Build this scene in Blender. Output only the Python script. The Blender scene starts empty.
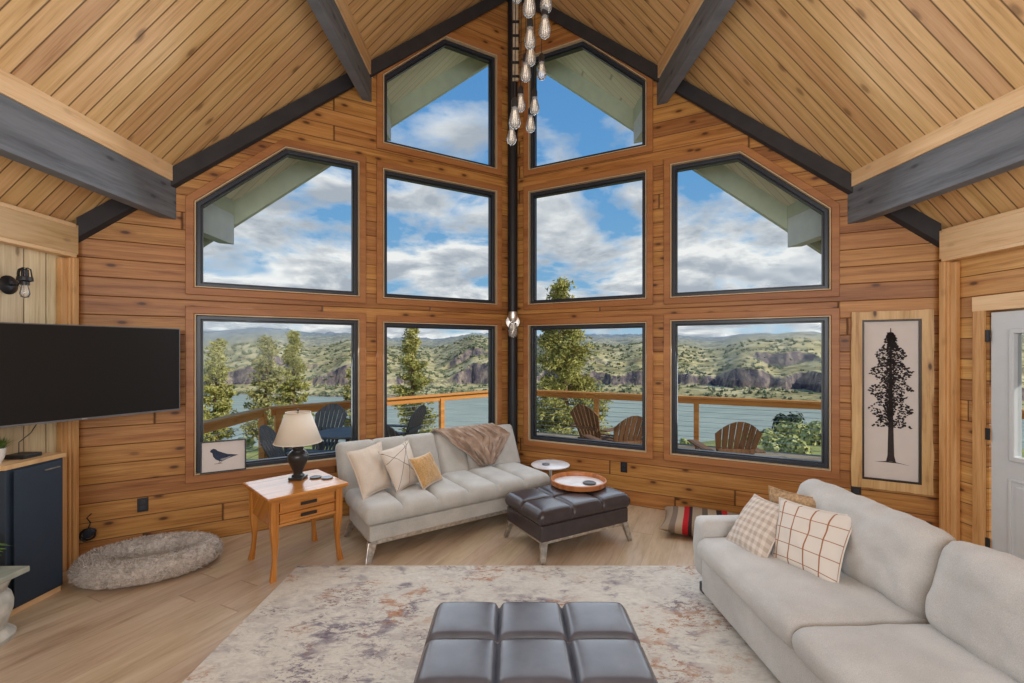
import bpy, bmesh, math, random
from math import sin, cos, pi, sqrt, radians, floor, exp, atan2
from mathutils import Vector, Matrix, noise
from mathutils.geometry import tessellate_polygon
random.seed(11)
SC = bpy.context.scene
COL = SC.collection

# ------------------------------------------------------------------ measured house
CAMX, CAMH, YAW = -.144, 1.72, .024
YC, K = 5.762, .56                 # prow apex and plan slope of the two prow walls
HR, S = 6.362, 1.013               # ridge height and roof slope
W = 3.58                           # half width of the room
BACK = -3.6
NL = sqrt(1 + K * K)
def ceil_z(x): return HR - S * abs(x)
def wy(x): return YC - K * abs(x)
def wall_pt(side, s, z, off=0.0):
    """point on prow wall: s metres from the apex, off metres outward"""
    x = side * s / NL; y = YC - K * s / NL
    return Vector((x + side * off * K / NL, y + off / NL, z))

# ------------------------------------------------------------------ mesh helpers
def link(name, me, mat=None, parent=None, smooth=None):
    o = bpy.data.objects.new(name, me); COL.objects.link(o)
    if mat is not None: me.materials.append(mat)
    if parent is not None: o.parent = parent
    if smooth is not None:
        for p in me.polygons: p.use_smooth = True
        me.set_sharp_from_angle(angle=radians(smooth))
    return o
def obj(name, bm, mat=None, parent=None, smooth=None, bevel=0, seg=2):
    bmesh.ops.recalc_face_normals(bm, faces=bm.faces)
    me = bpy.data.meshes.new(name); bm.to_mesh(me); bm.free()
    o = link(name, me, mat, parent, smooth)
    if bevel:
        m = o.modifiers.new('bevel', 'BEVEL'); m.width = bevel; m.segments = seg; m.limit_method = 'ANGLE'
    return o
def tag(o, label=None, cat=None, group=None, kind=None):
    if label: o['label'] = label
    if cat: o['category'] = cat
    if group: o['group'] = group
    if kind: o['kind'] = kind
    return o
def thing(name, label=None, cat=None, loc=(0, 0, 0), rz=0, group=None, kind=None):
    o = bpy.data.objects.new(name, None); COL.objects.link(o)
    o.empty_display_size = .1
    o.location = loc; o.rotation_euler = (0, 0, rz)
    return tag(o, label, cat, group, kind)
def struct(name, bm, mat, parent=None, **k):
    o = obj(name, bm, mat, parent, **k); o['kind'] = 'structure'; return o
def BM(): return bmesh.new()
def box(bm, c, d, M=None):
    r = bmesh.ops.create_cube(bm, size=1)
    for v in r['verts']:
        v.co = Vector((v.co.x * d[0] + c[0], v.co.y * d[1] + c[1], v.co.z * d[2] + c[2]))
        if M is not None: v.co = M @ v.co
    return r['verts']
def hexa(bm, p):
    """8 points: 4 bottom ring, 4 top ring"""
    v = [bm.verts.new(q) for q in p]
    for f in ((0, 3, 2, 1), (4, 5, 6, 7), (0, 1, 5, 4), (1, 2, 6, 5), (2, 3, 7, 6), (3, 0, 4, 7)):
        bm.faces.new([v[i] for i in f])
    return v
def prism(bm, poly, z0, z1):
    a = [bm.verts.new((x, y, z0)) for x, y in poly]; b = [bm.verts.new((x, y, z1)) for x, y in poly]
    n = len(poly)
    bm.faces.new(a); bm.faces.new(b)
    for i in range(n): bm.faces.new((a[i], a[(i + 1) % n], b[(i + 1) % n], b[i]))
def plate(bm, fn, outer, holes, t0, t1):
    """flat panel with holes; fn(u,v,t) -> 3D"""
    loops = [outer] + holes
    tris = tessellate_polygon([[Vector((u, v, 0)) for u, v in l] for l in loops])
    flat = [p for l in loops for p in l]
    A = [bm.verts.new(fn(u, v, t0)) for u, v in flat]
    B = [bm.verts.new(fn(u, v, t1)) for u, v in flat]
    for t in tris:
        bm.faces.new([A[i] for i in t]); bm.faces.new([B[i] for i in t])
    o = 0
    for l in loops:
        n = len(l)
        for i in range(n):
            j = (i + 1) % n
            bm.faces.new((A[o + i], A[o + j], B[o + j], B[o + i]))
        o += n
def lathe(bm, prof, n=24, c=(0, 0, 0), sx=1, sy=1, M=None):
    rings = []
    for r, z in prof:
        if r < 1e-6:
            p = Vector((c[0], c[1], c[2] + z)); rings.append([bm.verts.new(M @ p if M else p)])
        else:
            R = []
            for i in range(n):
                a = 2 * pi * i / n
                p = Vector((c[0] + r * cos(a) * sx, c[1] + r * sin(a) * sy, c[2] + z))
                R.append(bm.verts.new(M @ p if M else p))
            rings.append(R)
    for a, b in zip(rings, rings[1:]):
        if len(a) == 1 and len(b) == 1: continue
        for i in range(n):
            j = (i + 1) % n
            if len(a) == 1: bm.faces.new((a[0], b[i], b[j]))
            elif len(b) == 1: bm.faces.new((a[i], a[j], b[0]))
            else: bm.faces.new((a[i], a[j], b[j], b[i]))
    for R in (rings[0], rings[-1]):
        if len(R) > 1:
            bm.faces.new(R)
def tube(bm, pts, r, n=8, closed=False):
    pts = [Vector(p) for p in pts]
    rr = r if isinstance(r, (list, tuple)) else [r] * len(pts)
    rings = []; prev = None
    N = len(pts)
    for i, p in enumerate(pts):
        if closed: d = pts[(i + 1) % N] - pts[i - 1]
        else: d = pts[min(i + 1, N - 1)] - pts[max(i - 1, 0)]
        d.normalize()
        if prev is None:
            ref = Vector((0, 0, 1)) if abs(d.z) < .9 else Vector((1, 0, 0))
            a = d.cross(ref).normalized()
        else:
            a = (prev - d * prev.dot(d)).normalized()
        prev = a; b = d.cross(a)
        rings.append([bm.verts.new(p + (a * cos(2 * pi * k / n) + b * sin(2 * pi * k / n)) * rr[i]) for k in range(n)])
    m = N if closed else N - 1
    for i in range(m):
        A, B = rings[i], rings[(i + 1) % N]
        for k in range(n):
            bm.faces.new((A[k], A[(k + 1) % n], B[(k + 1) % n], B[k]))
    if not closed:
        bm.faces.new(rings[0]); bm.faces.new(rings[-1])
def bar(bm, p, q, w, h, up=(0, 0, 1)):
    p = Vector(p); q = Vector(q); d = (q - p).normalized(); up = Vector(up)
    a = d.cross(up).normalized(); b = a.cross(d).normalized()
    pts = []
    for e in (p, q):
        for sa, sb in ((-1, -1), (1, -1), (1, 1), (-1, 1)):
            pts.append(e + a * sa * w / 2 + b * sb * h / 2)
    hexa(bm, pts)
def cushion(lx, ly, lz, r, puff=.02, sx=(), sy=(), groove=.02, gw=.02, n=(48, 24, 5), M=None, wob=0.0, seed=0, sag=0.0):
    """soft upholstered block, base at z=0, centred in x,y, seams pressed into its top"""
    bm = BM()
    nx, ny, nz = n
    def grid(fn, a, b):
        G = [[bm.verts.new(fn(i / a, j / b)) for j in range(b + 1)] for i in range(a + 1)]
        for i in range(a):
            for j in range(b):
                bm.faces.new((G[i][j], G[i + 1][j], G[i + 1][j + 1], G[i][j + 1]))
    for z in (0, 1): grid(lambda u, v: ((u - .5) * lx, (v - .5) * ly, z * lz), nx, ny)
    for s_ in (-.5, .5):
        grid(lambda u, v: ((u - .5) * lx, s_ * ly, v * lz), nx, nz)
        grid(lambda u, v: (s_ * lx, (u - .5) * ly, v * lz), ny, nz)
    bmesh.ops.remove_doubles(bm, verts=bm.verts, dist=1e-4)
    for v in bm.verts:
        c = v.co.copy()
        q = Vector((max(-lx / 2 + r, min(lx / 2 - r, c.x)), max(-ly / 2 + r, min(ly / 2 - r, c.y)), max(r, min(lz - r, c.z))))
        d = c - q
        if d.length > 1e-6: c = q + d.normalized() * r
        top = max(0, min(1, (v.co.z / lz - .35) / .65))
        fx = 2 * v.co.x / lx; fy = 2 * v.co.y / ly
        g = 0
        for s0 in sx: g = max(g, exp(-((c.x - s0) / gw) ** 2))
        for s0 in sy: g = max(g, exp(-((c.y - s0) / gw) ** 2))
        dome = 1.0
        xs = [-lx / 2] + list(sx) + [lx / 2]; ys = [-ly / 2] + list(sy) + [ly / 2]
        for arr, val in ((xs, c.x), (ys, c.y)):
            for a, b in zip(arr, arr[1:]):
                if a <= val <= b:
                    t = (val - a) / (b - a); dome *= max(0, 1 - (2 * t - 1) ** 4)
        c.z += top * (puff * dome ** .6 - groove * g)
        # seams also bite a little into the sides
        side = 1 - max(0, min(1, (abs(v.co.z / lz - .5)) * 2))
        gx = max([exp(-((c.x - s0) / gw) ** 2) for s0 in sx] or [0])
        if abs(fy) > .97: c.y -= math.copysign(groove * .5 * gx * (.4 + .6 * top), fy)
        c.x += .012 * side * (fx if abs(fx) > .97 else 0); c.y += .012 * side * (fy if abs(fy) > .97 else 0)
        c.z -= sag * top * (1 - fx * fx) * (1 - fy * fy)
        if wob:
            w_ = noise.noise(Vector((c.x * 5 + seed, c.y * 5, c.z * 5))) + .5 * noise.noise(Vector((c.x * 13 + seed, c.y * 13, c.z * 9)))
            nrm = d.normalized() if d.length > 1e-6 else Vector((0, 0, 1))
            c += nrm * wob * w_
        v.co = M @ c if M is not None else c
    return bm
def pillow_bm(BL, BR, TL, TR, t, seed=0, n=22, wr=.012):
    """soft pillow between four corner points"""
    BL, BR, TL, TR = map(Vector, (BL, BR, TL, TR))
    nrm = (BR - BL).cross(TL - BL).normalized()
    bm = BM(); uvl = bm.loops.layers.uv.new('UVMap')
    cen = (BL + BR + TL + TR) / 4
    G = {}
    for sd in (0, 1):
        for i in range(n + 1):
            for j in range(n + 1):
                edge = i in (0, n) or j in (0, n)
                if sd and edge: G[sd, i, j] = G[0, i, j]; continue
                u, v = 2 * i / n - 1, 2 * j / n - 1
                uu = u * (1 - .09 * (1 - v * v) * abs(u)); vv = v * (1 - .09 * (1 - u * u) * abs(v))
                a, b = (uu + 1) / 2, (vv + 1) / 2
                p = (BL * (1 - a) + BR * a) * (1 - b) + (TL * (1 - a) + TR * a) * b
                th = t / 2 * (max(0, (1 - u * u) * (1 - v * v))) ** .42
                w_ = noise.noise(Vector((u * 2.2 + seed, v * 2.2, sd * 5))) + .6 * noise.noise(Vector((u * 6 + seed, v * 2.5, sd * 7)))
                p = p + nrm * ((th + wr * w_ * (1 - (abs(u * v)) ** 2) * (0 if edge else 1)) * (1 if sd else -1))
                G[sd, i, j] = bm.verts.new(p)
    for sd in (0, 1):
        for i in range(n):
            for j in range(n):
                f = bm.faces.new((G[sd, i, j], G[sd, i + 1, j], G[sd, i + 1, j + 1], G[sd, i, j + 1]))
                for l, (a, b) in zip(f.loops, ((i, j), (i + 1, j), (i + 1, j + 1), (i, j + 1))):
                    l[uvl].uv = (a / n, b / n)
    return bm
def pillow_edge(BL, BR, TL, TR, r=.005):
    BL, BR, TL, TR = map(Vector, (BL, BR, TL, TR)); pts = []
    n = 14
    def P(u, v):
        uu = u * (1 - .09 * (1 - v * v) * abs(u)); vv = v * (1 - .09 * (1 - u * u) * abs(v))
        a, b = (uu + 1) / 2, (vv + 1) / 2
        return (BL * (1 - a) + BR * a) * (1 - b) + (TL * (1 - a) + TR * a) * b
    for i in range(n): pts.append(P(2 * i / n - 1, -1))
    for i in range(n): pts.append(P(1, 2 * i / n - 1))
    for i in range(n): pts.append(P(1 - 2 * i / n, 1))
    for i in range(n): pts.append(P(-1, 1 - 2 * i / n))
    bm = BM(); tube(bm, pts, r, 6, closed=True); return bm

# ------------------------------------------------------------------ material helpers
def lin(c):
    f = lambda v: v / 12.92 if v <= .04045 else ((v + .055) / 1.055) ** 2.4
    return tuple(f(v / 255) for v in c) + (1,)
class NT:
    def __init__(s, name):
        s.m = bpy.data.materials.new(name); s.m.use_nodes = True
        s.t = s.m.node_tree; s.n = s.t.nodes; s.l = s.t.links
        s.b = s.n['Principled BSDF']
    def node(s, k, **p):
        x = s.n.new(k)
        for a, b in p.items(): setattr(x, a, b)
        return x
    def link(s, a, b): s.l.new(a, b)
    def val(s, x, sock):
        if isinstance(x, (int, float)): sock.default_value = x
        elif isinstance(x, tuple): sock.default_value = x
        else: s.link(x, sock)
    def math(s, op, a, b=0, c=None):
        x = s.node('ShaderNodeMath', operation=op); s.val(a, x.inputs[0]); s.val(b, x.inputs[1])
        if c is not None: s.val(c, x.inputs[2])
        return x.outputs[0]
    def pos(s): return s.node('ShaderNodeTexCoord').outputs['Object']
    def dot(s, v, d):
        x = s.node('ShaderNodeVectorMath', operation='DOT_PRODUCT'); s.link(v, x.inputs[0]); x.inputs[1].default_value = d
        return x.outputs['Value']
    def comb(s, a, b, c):
        x = s.node('ShaderNodeCombineXYZ'); s.val(a, x.inputs[0]); s.val(b, x.inputs[1]); s.val(c, x.inputs[2]); return x.outputs[0]
    def scale(s, v, sc):
        x = s.node('ShaderNodeMapping'); s.link(v, x.inputs[0]); x.inputs['Scale'].default_value = sc; return x.outputs[0]
    def noise(s, v, sc=5, det=3, rough=.5, dist=0):
        x = s.node('ShaderNodeTexNoise'); s.link(v, x.inputs['Vector']); x.inputs['Scale'].default_value = sc
        x.inputs['Detail'].default_value = det; x.inputs['Roughness'].default_value = rough; x.inputs['Distortion'].default_value = dist
        return x.outputs['Fac']
    def ramp(s, f, stops, interp='LINEAR'):
        x = s.node('ShaderNodeValToRGB'); s.link(f, x.inputs[0]); e = x.color_ramp.elements
        x.color_ramp.interpolation = interp
        while len(e) < len(stops): e.new(.5)
        for i, (p, c) in enumerate(stops):
            e[i].position = p; e[i].color = c if isinstance(c, tuple) and len(c) == 4 else (c, c, c, 1)
        return x.outputs['Color']
    def mix(s, f, a, b, mode='MIX'):
        x = s.node('ShaderNodeMix', data_type='RGBA', blend_type=mode); s.val(f, x.inputs[0])
        s.val(a, x.inputs[6]); s.val(b, x.inputs[7]); return x.outputs[2]
    def bump(s, h, st=.3, d=.01):
        x = s.node('ShaderNodeBump'); x.inputs['Strength'].default_value = st; x.inputs['Distance'].default_value = d
        s.link(h, x.inputs['Height']); s.link(x.outputs[0], s.b.inputs['Normal'])
    def out(s, col=None, rough=None, metal=None, spec=None):
        if col is not None: s.val(col, s.b.inputs['Base Color'])
        if rough is not None: s.val(rough, s.b.inputs['Roughness'])
        if metal is not None: s.b.inputs['Metallic'].default_value = metal
        if spec is not None: s.b.inputs['Specular IOR Level'].default_value = spec
        return s.m
def plain(name, c, rough=.5, metal=0, var=.08, sc=8, spec=.5, bump=0, bsc=60):
    t = NT(name); c = lin(c)
    p = t.pos(); n = t.noise(p, sc, 4)
    dark = tuple(v * (1 - var * 2) for v in c[:3]) + (1,); lite = tuple(min(1, v * (1 + var)) for v in c[:3]) + (1,)
    col = t.ramp(n, [(.3, dark), (.7, lite)])
    if bump: t.bump(t.noise(p, bsc, 3), bump, .005)
    return t.out(col, rough, metal, spec)
def wood(name, c1, c2, cd, along=(1, 0, 0), across=(0, 0, 1), bw=None, blen=3.0, seam=.035, rough=.45,
         knots=.8, grain=22, seamc=None, tint=.35, spec=.4, bump=.5, kscale=(2.8, 6.5)):
    t = NT(name); p = t.pos()
    a = t.dot(p, along); c = t.dot(p, across)
    c1, c2, cd = lin(c1), lin(c2), lin(cd)
    if bw:
        idx = t.math('FLOOR', t.math('DIVIDE', c, bw))
        wn = t.node('ShaderNodeTexWhiteNoise', noise_dimensions='1D'); t.link(idx, wn.inputs['W'])
        seg = t.math('FLOOR', t.math('ADD', t.math('DIVIDE', a, blen), t.math('MULTIPLY', wn.outputs['Value'], 7.3)))
        wn2 = t.node('ShaderNodeTexWhiteNoise', noise_dimensions='2D'); t.link(t.comb(idx, seg, 0), wn2.inputs['Vector'])
        rnd = wn2.outputs['Value']
        fr = t.math('FRACT', t.math('DIVIDE', c, bw))
        e = t.math('MINIMUM', fr, t.math('SUBTRACT', 1, fr))
        sm = t.ramp(e, [(0, 0.0), (seam, 1.0)])
        fa = t.math('FRACT', t.math('ADD', t.math('DIVIDE', a, blen), t.math('MULTIPLY', wn.outputs['Value'], 7.3)))
        e2 = t.math('MINIMUM', fa, t.math('SUBTRACT', 1, fa))
        sm2 = t.ramp(e2, [(0, 0.0), (.0012, 1.0)])
    else:
        rnd = 0.37; sm = None
    off = t.math('MULTIPLY', rnd, 31.0) if bw else 3.1
    v = t.comb(t.math('ADD', t.math('MULTIPLY', a, 1.0), off), t.math('MULTIPLY', c, grain), off)
    g1 = t.noise(v, 1.1, 5, .6, .6)
    g2 = t.noise(t.comb(t.math('ADD', t.math('MULTIPLY', a, 3), off), t.math('MULTIPLY', c, grain * 4), off), 1.6, 3, .6)
    g = t.math('ADD', t.math('MULTIPLY', g1, .7), t.math('MULTIPLY', g2, .3))
    col = t.ramp(g, [(.33, cd), (.46, c1), (.62, c2)])
    if bw:
        x = t.ramp(rnd, [(0, 1 - tint), (.5, 1.0), (1, 1.0)])
        col = t.mix(1.0, col, x, 'MULTIPLY')
        hue = t.node('ShaderNodeHueSaturation'); t.link(col, hue.inputs['Color'])
        t.link(t.math('ADD', .497, t.math('MULTIPLY', rnd, .014)), hue.inputs['Hue']); col = hue.outputs[0]
    if knots:
        vo = t.node('ShaderNodeTexVoronoi', voronoi_dimensions='2D'); vo.inputs['Scale'].default_value = 1.0
        t.link(t.comb(t.math('ADD', t.math('MULTIPLY', a, kscale[0]), off), t.math('MULTIPLY', c, kscale[1]), off), vo.inputs['Vector'])
        sel = t.ramp(vo.outputs['Color'], [(.54, 0.0), (.56, 1.0)])
        kn = t.ramp(vo.outputs['Distance'], [(.05, 1.0), (.12, .0)])
        ring = t.ramp(vo.outputs['Distance'], [(.08, .55), (.26, .0)])
        col = t.mix(t.math('MULTIPLY', t.math('MULTIPLY', ring, sel), knots), col, cd, 'MIX')
        dk = tuple(q * .3 for q in cd[:3]) + (1,)
        col = t.mix(t.math('MULTIPLY', t.math('MULTIPLY', kn, sel), knots), col, dk)
    if bw:
        sc = lin(seamc) if seamc else tuple(q * .25 for q in cd[:3]) + (1,)
        both = t.math('MULTIPLY', sm, sm2)
        col = t.mix(both, sc, col)
        if bump: t.bump(t.math('ADD', both, t.math('MULTIPLY', g, .15)), bump, .008)
    elif bump:
        t.bump(g, bump * .3, .004)
    return t.out(col, rough, 0, spec)
def fabric(name, c, sc=350, var=.12, rough=.9, bump=.25, blot=6, sheen=.15, crease=0):
    t = NT(name); p = t.pos(); c = lin(c)
    n = t.noise(p, sc, 2); n2 = t.noise(p, blot, 3)
    f = t.math('ADD', t.math('MULTIPLY', n, .6), t.math('MULTIPLY', n2, .4))
    dark = tuple(v * (1 - var * 2) for v in c[:3]) + (1,); lite = tuple(min(1, v * (1 + var)) for v in c[:3]) + (1,)
    col = t.ramp(f, [(.35, dark), (.65, lite)])
    if crease:
        cr = t.noise(t.scale(p, (1, 1, 1.6)), 3.2, 2, .45, 1.2)
        t.bump(t.math('ADD', cr, t.math('MULTIPLY', n, .03)), .3, .03)
    else: t.bump(n, bump, .002)
    t.b.inputs['Sheen Weight'].default_value = sheen
    return t.out(col, rough, 0, .2)

AL = Vector((1, K, 0)).normalized(); AR = Vector((1, -K, 0)).normalized()
M = {}
WC = dict(c1=(170, 112, 60), c2=(196, 140, 82), cd=(132, 80, 40))
M['wallL'] = wood('left pine boards', along=tuple(AL), across=(0, 0, 1), bw=.155, blen=3.4, knots=.9, **WC)
M['wallR'] = wood('right pine boards', along=tuple(AR), across=(0, 0, 1), bw=.155, blen=3.4, knots=.9, **WC)
M['wallS'] = wood('side pine boards', (192, 134, 76), (214, 162, 102), (154, 98, 50), along=(0, 1, 0), across=(0, 0, 1), bw=.165, blen=2.0, knots=.9)
M['pale_boards'] = wood('pale upright boards', (214, 192, 154), (230, 210, 174), (184, 158, 118), along=(0, 0, 1), across=(0, 1, 0), bw=.16, blen=5, knots=.7)
M['ceilL'] = wood('left ceiling boards', (210, 164, 112), (226, 182, 132), (182, 134, 84), along=(.7026, 0, .7116), across=(0, 1, 0), bw=.118, blen=90, knots=.6, seam=.06, tint=.16, kscale=(2.0, 5.2), seamc=(74, 44, 22))
M['ceilR'] = wood('right ceiling boards', (210, 164, 112), (226, 182, 132), (182, 134, 84), along=(.7026, 0, -.7116), across=(0, 1, 0), bw=.118, blen=90, knots=.6, seam=.06, tint=.16, kscale=(2.0, 5.2), seamc=(74, 44, 22))
M['casing'] = wood('casing wood', (158, 104, 60), (172, 118, 70), (138, 86, 46), along=(.6, .3, .0), across=(.0, .0, 1), knots=0, grain=7)
M['trimwood'] = wood('light trim wood', (228, 190, 142), (238, 204, 160), (206, 164, 114), along=(0, 1, 0), across=(0, 0, 1), knots=.2, grain=14)
M['trimv'] = wood('light upright trim wood', (200, 150, 94), (216, 170, 116), (170, 118, 68), along=(0, 0, 1), across=(0, 1, 0), knots=.2, grain=20)
M['headerL'] = wood('header wood', (200, 166, 118), (216, 184, 140), (172, 132, 84), along=(0, 1, 0), across=(0, 0, 1), knots=.3, grain=10)
M['beam'] = wood('charcoal stained beam', (106, 110, 116), (122, 126, 132), (88, 90, 95), along=(0, 1, 0), across=(0, 0, 1), knots=.5, grain=10, rough=.75, spec=.2)
M['rake'] = plain('near black stained wood', (44, 42, 44), .7, var=.15)
M['floor'] = wood('oak floor', (186, 162, 136), (202, 180, 156), (162, 138, 112), along=(.45, .893, 0), across=(-.893, .45, 0), bw=.19, blen=2.2, seam=.01, knots=.1, grain=7, rough=.3, tint=.1, bump=.1, seamc=(158, 134, 110), spec=.5)
M['blackmetal'] = plain('black metal', (30, 32, 36), .4, var=.05)
M['winframe'] = plain('dark window frame', (38, 46, 58), .35, var=.05)
M['wframe_in'] = plain('pale window bead', (200, 176, 140), .5, var=.05)
M['post'] = plain('black steel post', (34, 35, 40), .45, .3, var=.08)
def glass(name, tint=(1, 1, 1, 1), ior=1.35, milk=0):
    t = NT(name); t.n.remove(t.b)
    tr = t.node('ShaderNodeBsdfTransparent'); tr.inputs[0].default_value = tint
    gl = t.node('ShaderNodeBsdfGlossy'); gl.inputs['Roughness'].default_value = .02
    fr = t.node('ShaderNodeFresnel'); fr.inputs['IOR'].default_value = ior
    if milk:
        df = t.node('ShaderNodeBsdfDiffuse'); df.inputs[0].default_value = (.9, .88, .85, 1); m2 = t.node('ShaderNodeMixShader'); m2.inputs[0].default_value = milk
        t.link(tr.outputs[0], m2.inputs[1]); t.link(df.outputs[0], m2.inputs[2]); tr = m2
    mx = t.node('ShaderNodeMixShader'); t.link(fr.outputs[0], mx.inputs[0]); t.link(tr.outputs[0], mx.inputs[1]); t.link(gl.outputs[0], mx.inputs[2])
    t.link(mx.outputs[0], t.n['Material Output'].inputs['Surface']); return t.m
M['glass'] = glass('window glass', (.97, .985, .98, 1), 1.18)
M['bulbglass'] = glass('bulb glass', (.97, .965, .96, 1), 1.45, .22)
def emit(name, c, st):
    t = NT(name); t.b.inputs['Emission Color'].default_value = lin(c); t.b.inputs['Emission Strength'].default_value = st
    return t.out(lin(c), .5)
M['filament'] = emit('warm filament', (244, 232, 210), .5)
M['bulbbody'] = plain('bulb smoke', (215, 205, 195), .2)
M['futon'] = fabric('light grey woven upholstery', (184, 182, 176))
M['sofa'] = fabric('pale grey sofa fabric', (197, 197, 195), blot=4, crease=1)
M['leather'] = plain('dark brown leather', (58, 50, 52), .3, var=.12, sc=14, bump=.12, bsc=240, spec=.6)
M['leather_sheen'] = plain('brown leather with painted sheen', (90, 92, 102), .27, var=.1, sc=10, bump=.12, bsc=240, spec=.6)  # same dark brown leather, window reflections painted into the base colour
M['chrome'] = plain('brushed chrome', (205, 200, 192), .28, .85, var=.2, sc=30)
M['oak'] = wood('honey oak', (176, 112, 46), (198, 134, 64), (136, 80, 28), along=(0, 0, 1), across=(1, .3, 0), knots=0, grain=16, rough=.3)
M['oakx'] = wood('honey oak crosswise', (176, 112, 46), (198, 134, 64), (136, 80, 28), along=(1, 0, 0), across=(0, 1, 1), knots=0, grain=14, rough=.22, spec=.6)
M['bronze'] = plain('dark bronze', (58, 50, 44), .4, .5)
M['ceramic'] = plain('dark grey ceramic', (48, 49, 50), .28, var=.15, sc=5)
def shade():
    t = NT('linen lampshade'); p = t.pos()
    t.bump(t.noise(t.scale(p, (60, 60, 400)), 3, 2), .2, .002)
    t.b.inputs['Subsurface Weight'].default_value = 0
    return t.out(lin((222, 212, 196)), .9)
M['shade'] = shade()
M['screen'] = plain('dark screen glass', (14, 14, 15), .38, var=.02, spec=.35)
M['silver'] = plain('satin silver', (120, 122, 126), .35, .6)
M['navy'] = plain('navy painted wood', (38, 52, 68), .5, var=.05)
M['butcher'] = wood('pale oak top', (206, 168, 120), (222, 188, 144), (178, 138, 92), along=(0, 1, 0), across=(1, 0, 0), knots=0, grain=20)
M['white'] = plain('white glaze', (226, 224, 220), .35, var=.03)
M['door'] = plain('pale grey door paint', (204, 208, 210), .4, var=.02)
M['soil'] = plain('dark soil', (52, 40, 32), .95)
M['leaf'] = plain('green leaves', (96, 134, 62), .55, var=.3, sc=40)
M['limewash'] = plain('lime washed wood', (190, 188, 178), .8, var=.15, sc=14, bump=.3)
M['sagewash'] = plain('sage washed slab', (160, 164, 150), .8, var=.12, sc=10)
M['paper'] = plain('ivory art paper', (214, 208, 204), .8, var=.02)
M['ink'] = plain('dark brown ink', (50, 42, 42), .8, var=.2, sc=50)
M['knotty'] = wood('pale knotty frame', (196, 158, 104), (216, 182, 130), (150, 104, 56), along=(.2, .1, 1), across=(.8, .6, 0), knots=1, grain=14, kscale=(3, 9))
M['tray'] = wood('tray walnut', (170, 106, 62), (190, 124, 76), (140, 80, 44), along=(1, 0, 0), across=(0, 1, 0), knots=0, grain=20, rough=.35)
M['marble'] = plain('pale marble', (214, 208, 206), .25, var=.08, sc=9)

# ------------------------------------------------------------------ room shell
# floor
bm = BM()
prism(bm, [(-W - .02, BACK), (W + .02, BACK), (W + .02, wy(W) + .08), (0, YC + .08), (-W - .02, wy(W) + .08)], -.12, 0)
struct('floor', bm, M['floor'])
# windows in wall coordinates
WIN = {
 1: (-1, [(1.885, .605), (3.31, .605), (3.31, 2.045), (1.885, 2.045)]),
 2: (-1, [(1.885, 2.285), (3.31, 2.285), (3.31, 3.05), (2.58, 3.705), (1.885, 3.705)]),
 3: (-1, [(.235, .605), (1.635, .605), (1.635, 2.03), (.235, 2.03)]),
 4: (-1, [(.235, 2.285), (1.635, 2.285), (1.635, 3.69), (.235, 3.69)]),
 5: (-1, [(.235, 3.96), (1.635, 3.96), (1.635, 4.70), (.91, 5.365), (.235, 5.365)]),
 6: (1, [(.235, .605), (1.665, .605), (1.665, 2.03), (.235, 2.03)]),
 7: (1, [(.235, 2.285), (1.665, 2.285), (1.665, 3.685), (.235, 3.685)]),
 8: (1, [(.235, 3.95), (1.665, 3.95), (1.665, 4.68), (.93, 5.36), (.235, 5.36)]),
 9: (1, [(1.915, .61), (3.325, .61), (3.325, 2.04), (1.915, 2.04)]),
 10: (1, [(1.915, 2.28), (3.325, 2.28), (3.325, 3.03), (2.58, 3.705), (1.915, 3.705)]),
}
def inset(poly, d):
    n = len(poly); area = sum(poly[i][0] * poly[(i + 1) % n][1] - poly[(i + 1) % n][0] * poly[i][1] for i in range(n))
    sg = 1 if area > 0 else -1
    out = []
    for i in range(n):
        p0, p1, p2 = Vector(poly[i - 1]), Vector(poly[i]), Vector(poly[(i + 1) % n])
        e1 = (p1 - p0).normalized(); e2 = (p2 - p1).normalized()
        n1 = Vector((-e1.y, e1.x)) * sg; n2 = Vector((-e2.y, e2.x)) * sg
        b = (n1 + n2).normalized(); k = d / max(.2, b.dot(n1))
        out.append(tuple(p1 + b * k))
    return out
SE = W * NL
for side, nm, mk in ((-1, 'wall_left', 'wallL'), (1, 'wall_right', 'wallR')):
    bm = BM()
    outer = [(0, -.1), (SE, -.1), (SE, ceil_z(W)), (0, HR)]
    holes = [inset(p, 0) for k, (sd, p) in WIN.items() if sd == side]
    plate(bm, lambda u, v, t, side=side: wall_pt(side, u, v, t), outer, holes, 0, .16)
    struct(nm, bm, M[mk])
def window(n, side, poly):
    root = thing('window_%d' % n, loc=(0, 0, 0), kind='structure')
    f = lambda u, v, t: wall_pt(side, u, v, t)
    bm = BM(); plate(bm, f, inset(poly, -.068), [inset(poly, -.004)], -.03, -.0005)
    obj('casing', bm, M['casing'], root, bevel=.006)
    bm = BM(); plate(bm, f, inset(poly, .0), [inset(poly, .009)], -.028, .05)
    obj('inner_bead', bm, M['wframe_in'], root)
    bm = BM(); plate(bm, f, inset(poly, .009), [inset(poly, .046)], .015, .12)
    fr = obj('frame', bm, M['winframe'], root, bevel=.005)
    bm = BM(); plate(bm, f, inset(poly, .046), [inset(poly, .058)], .04, .1)
    obj('glazing_bead', bm, M['blackmetal'], fr)
    bm = BM(); plate(bm, f, inset(poly, .052), [], .066, .070)
    obj('pane', bm, M['glass'], root)
for k, (sd, p) in WIN.items(): window(k, sd, p)
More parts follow.
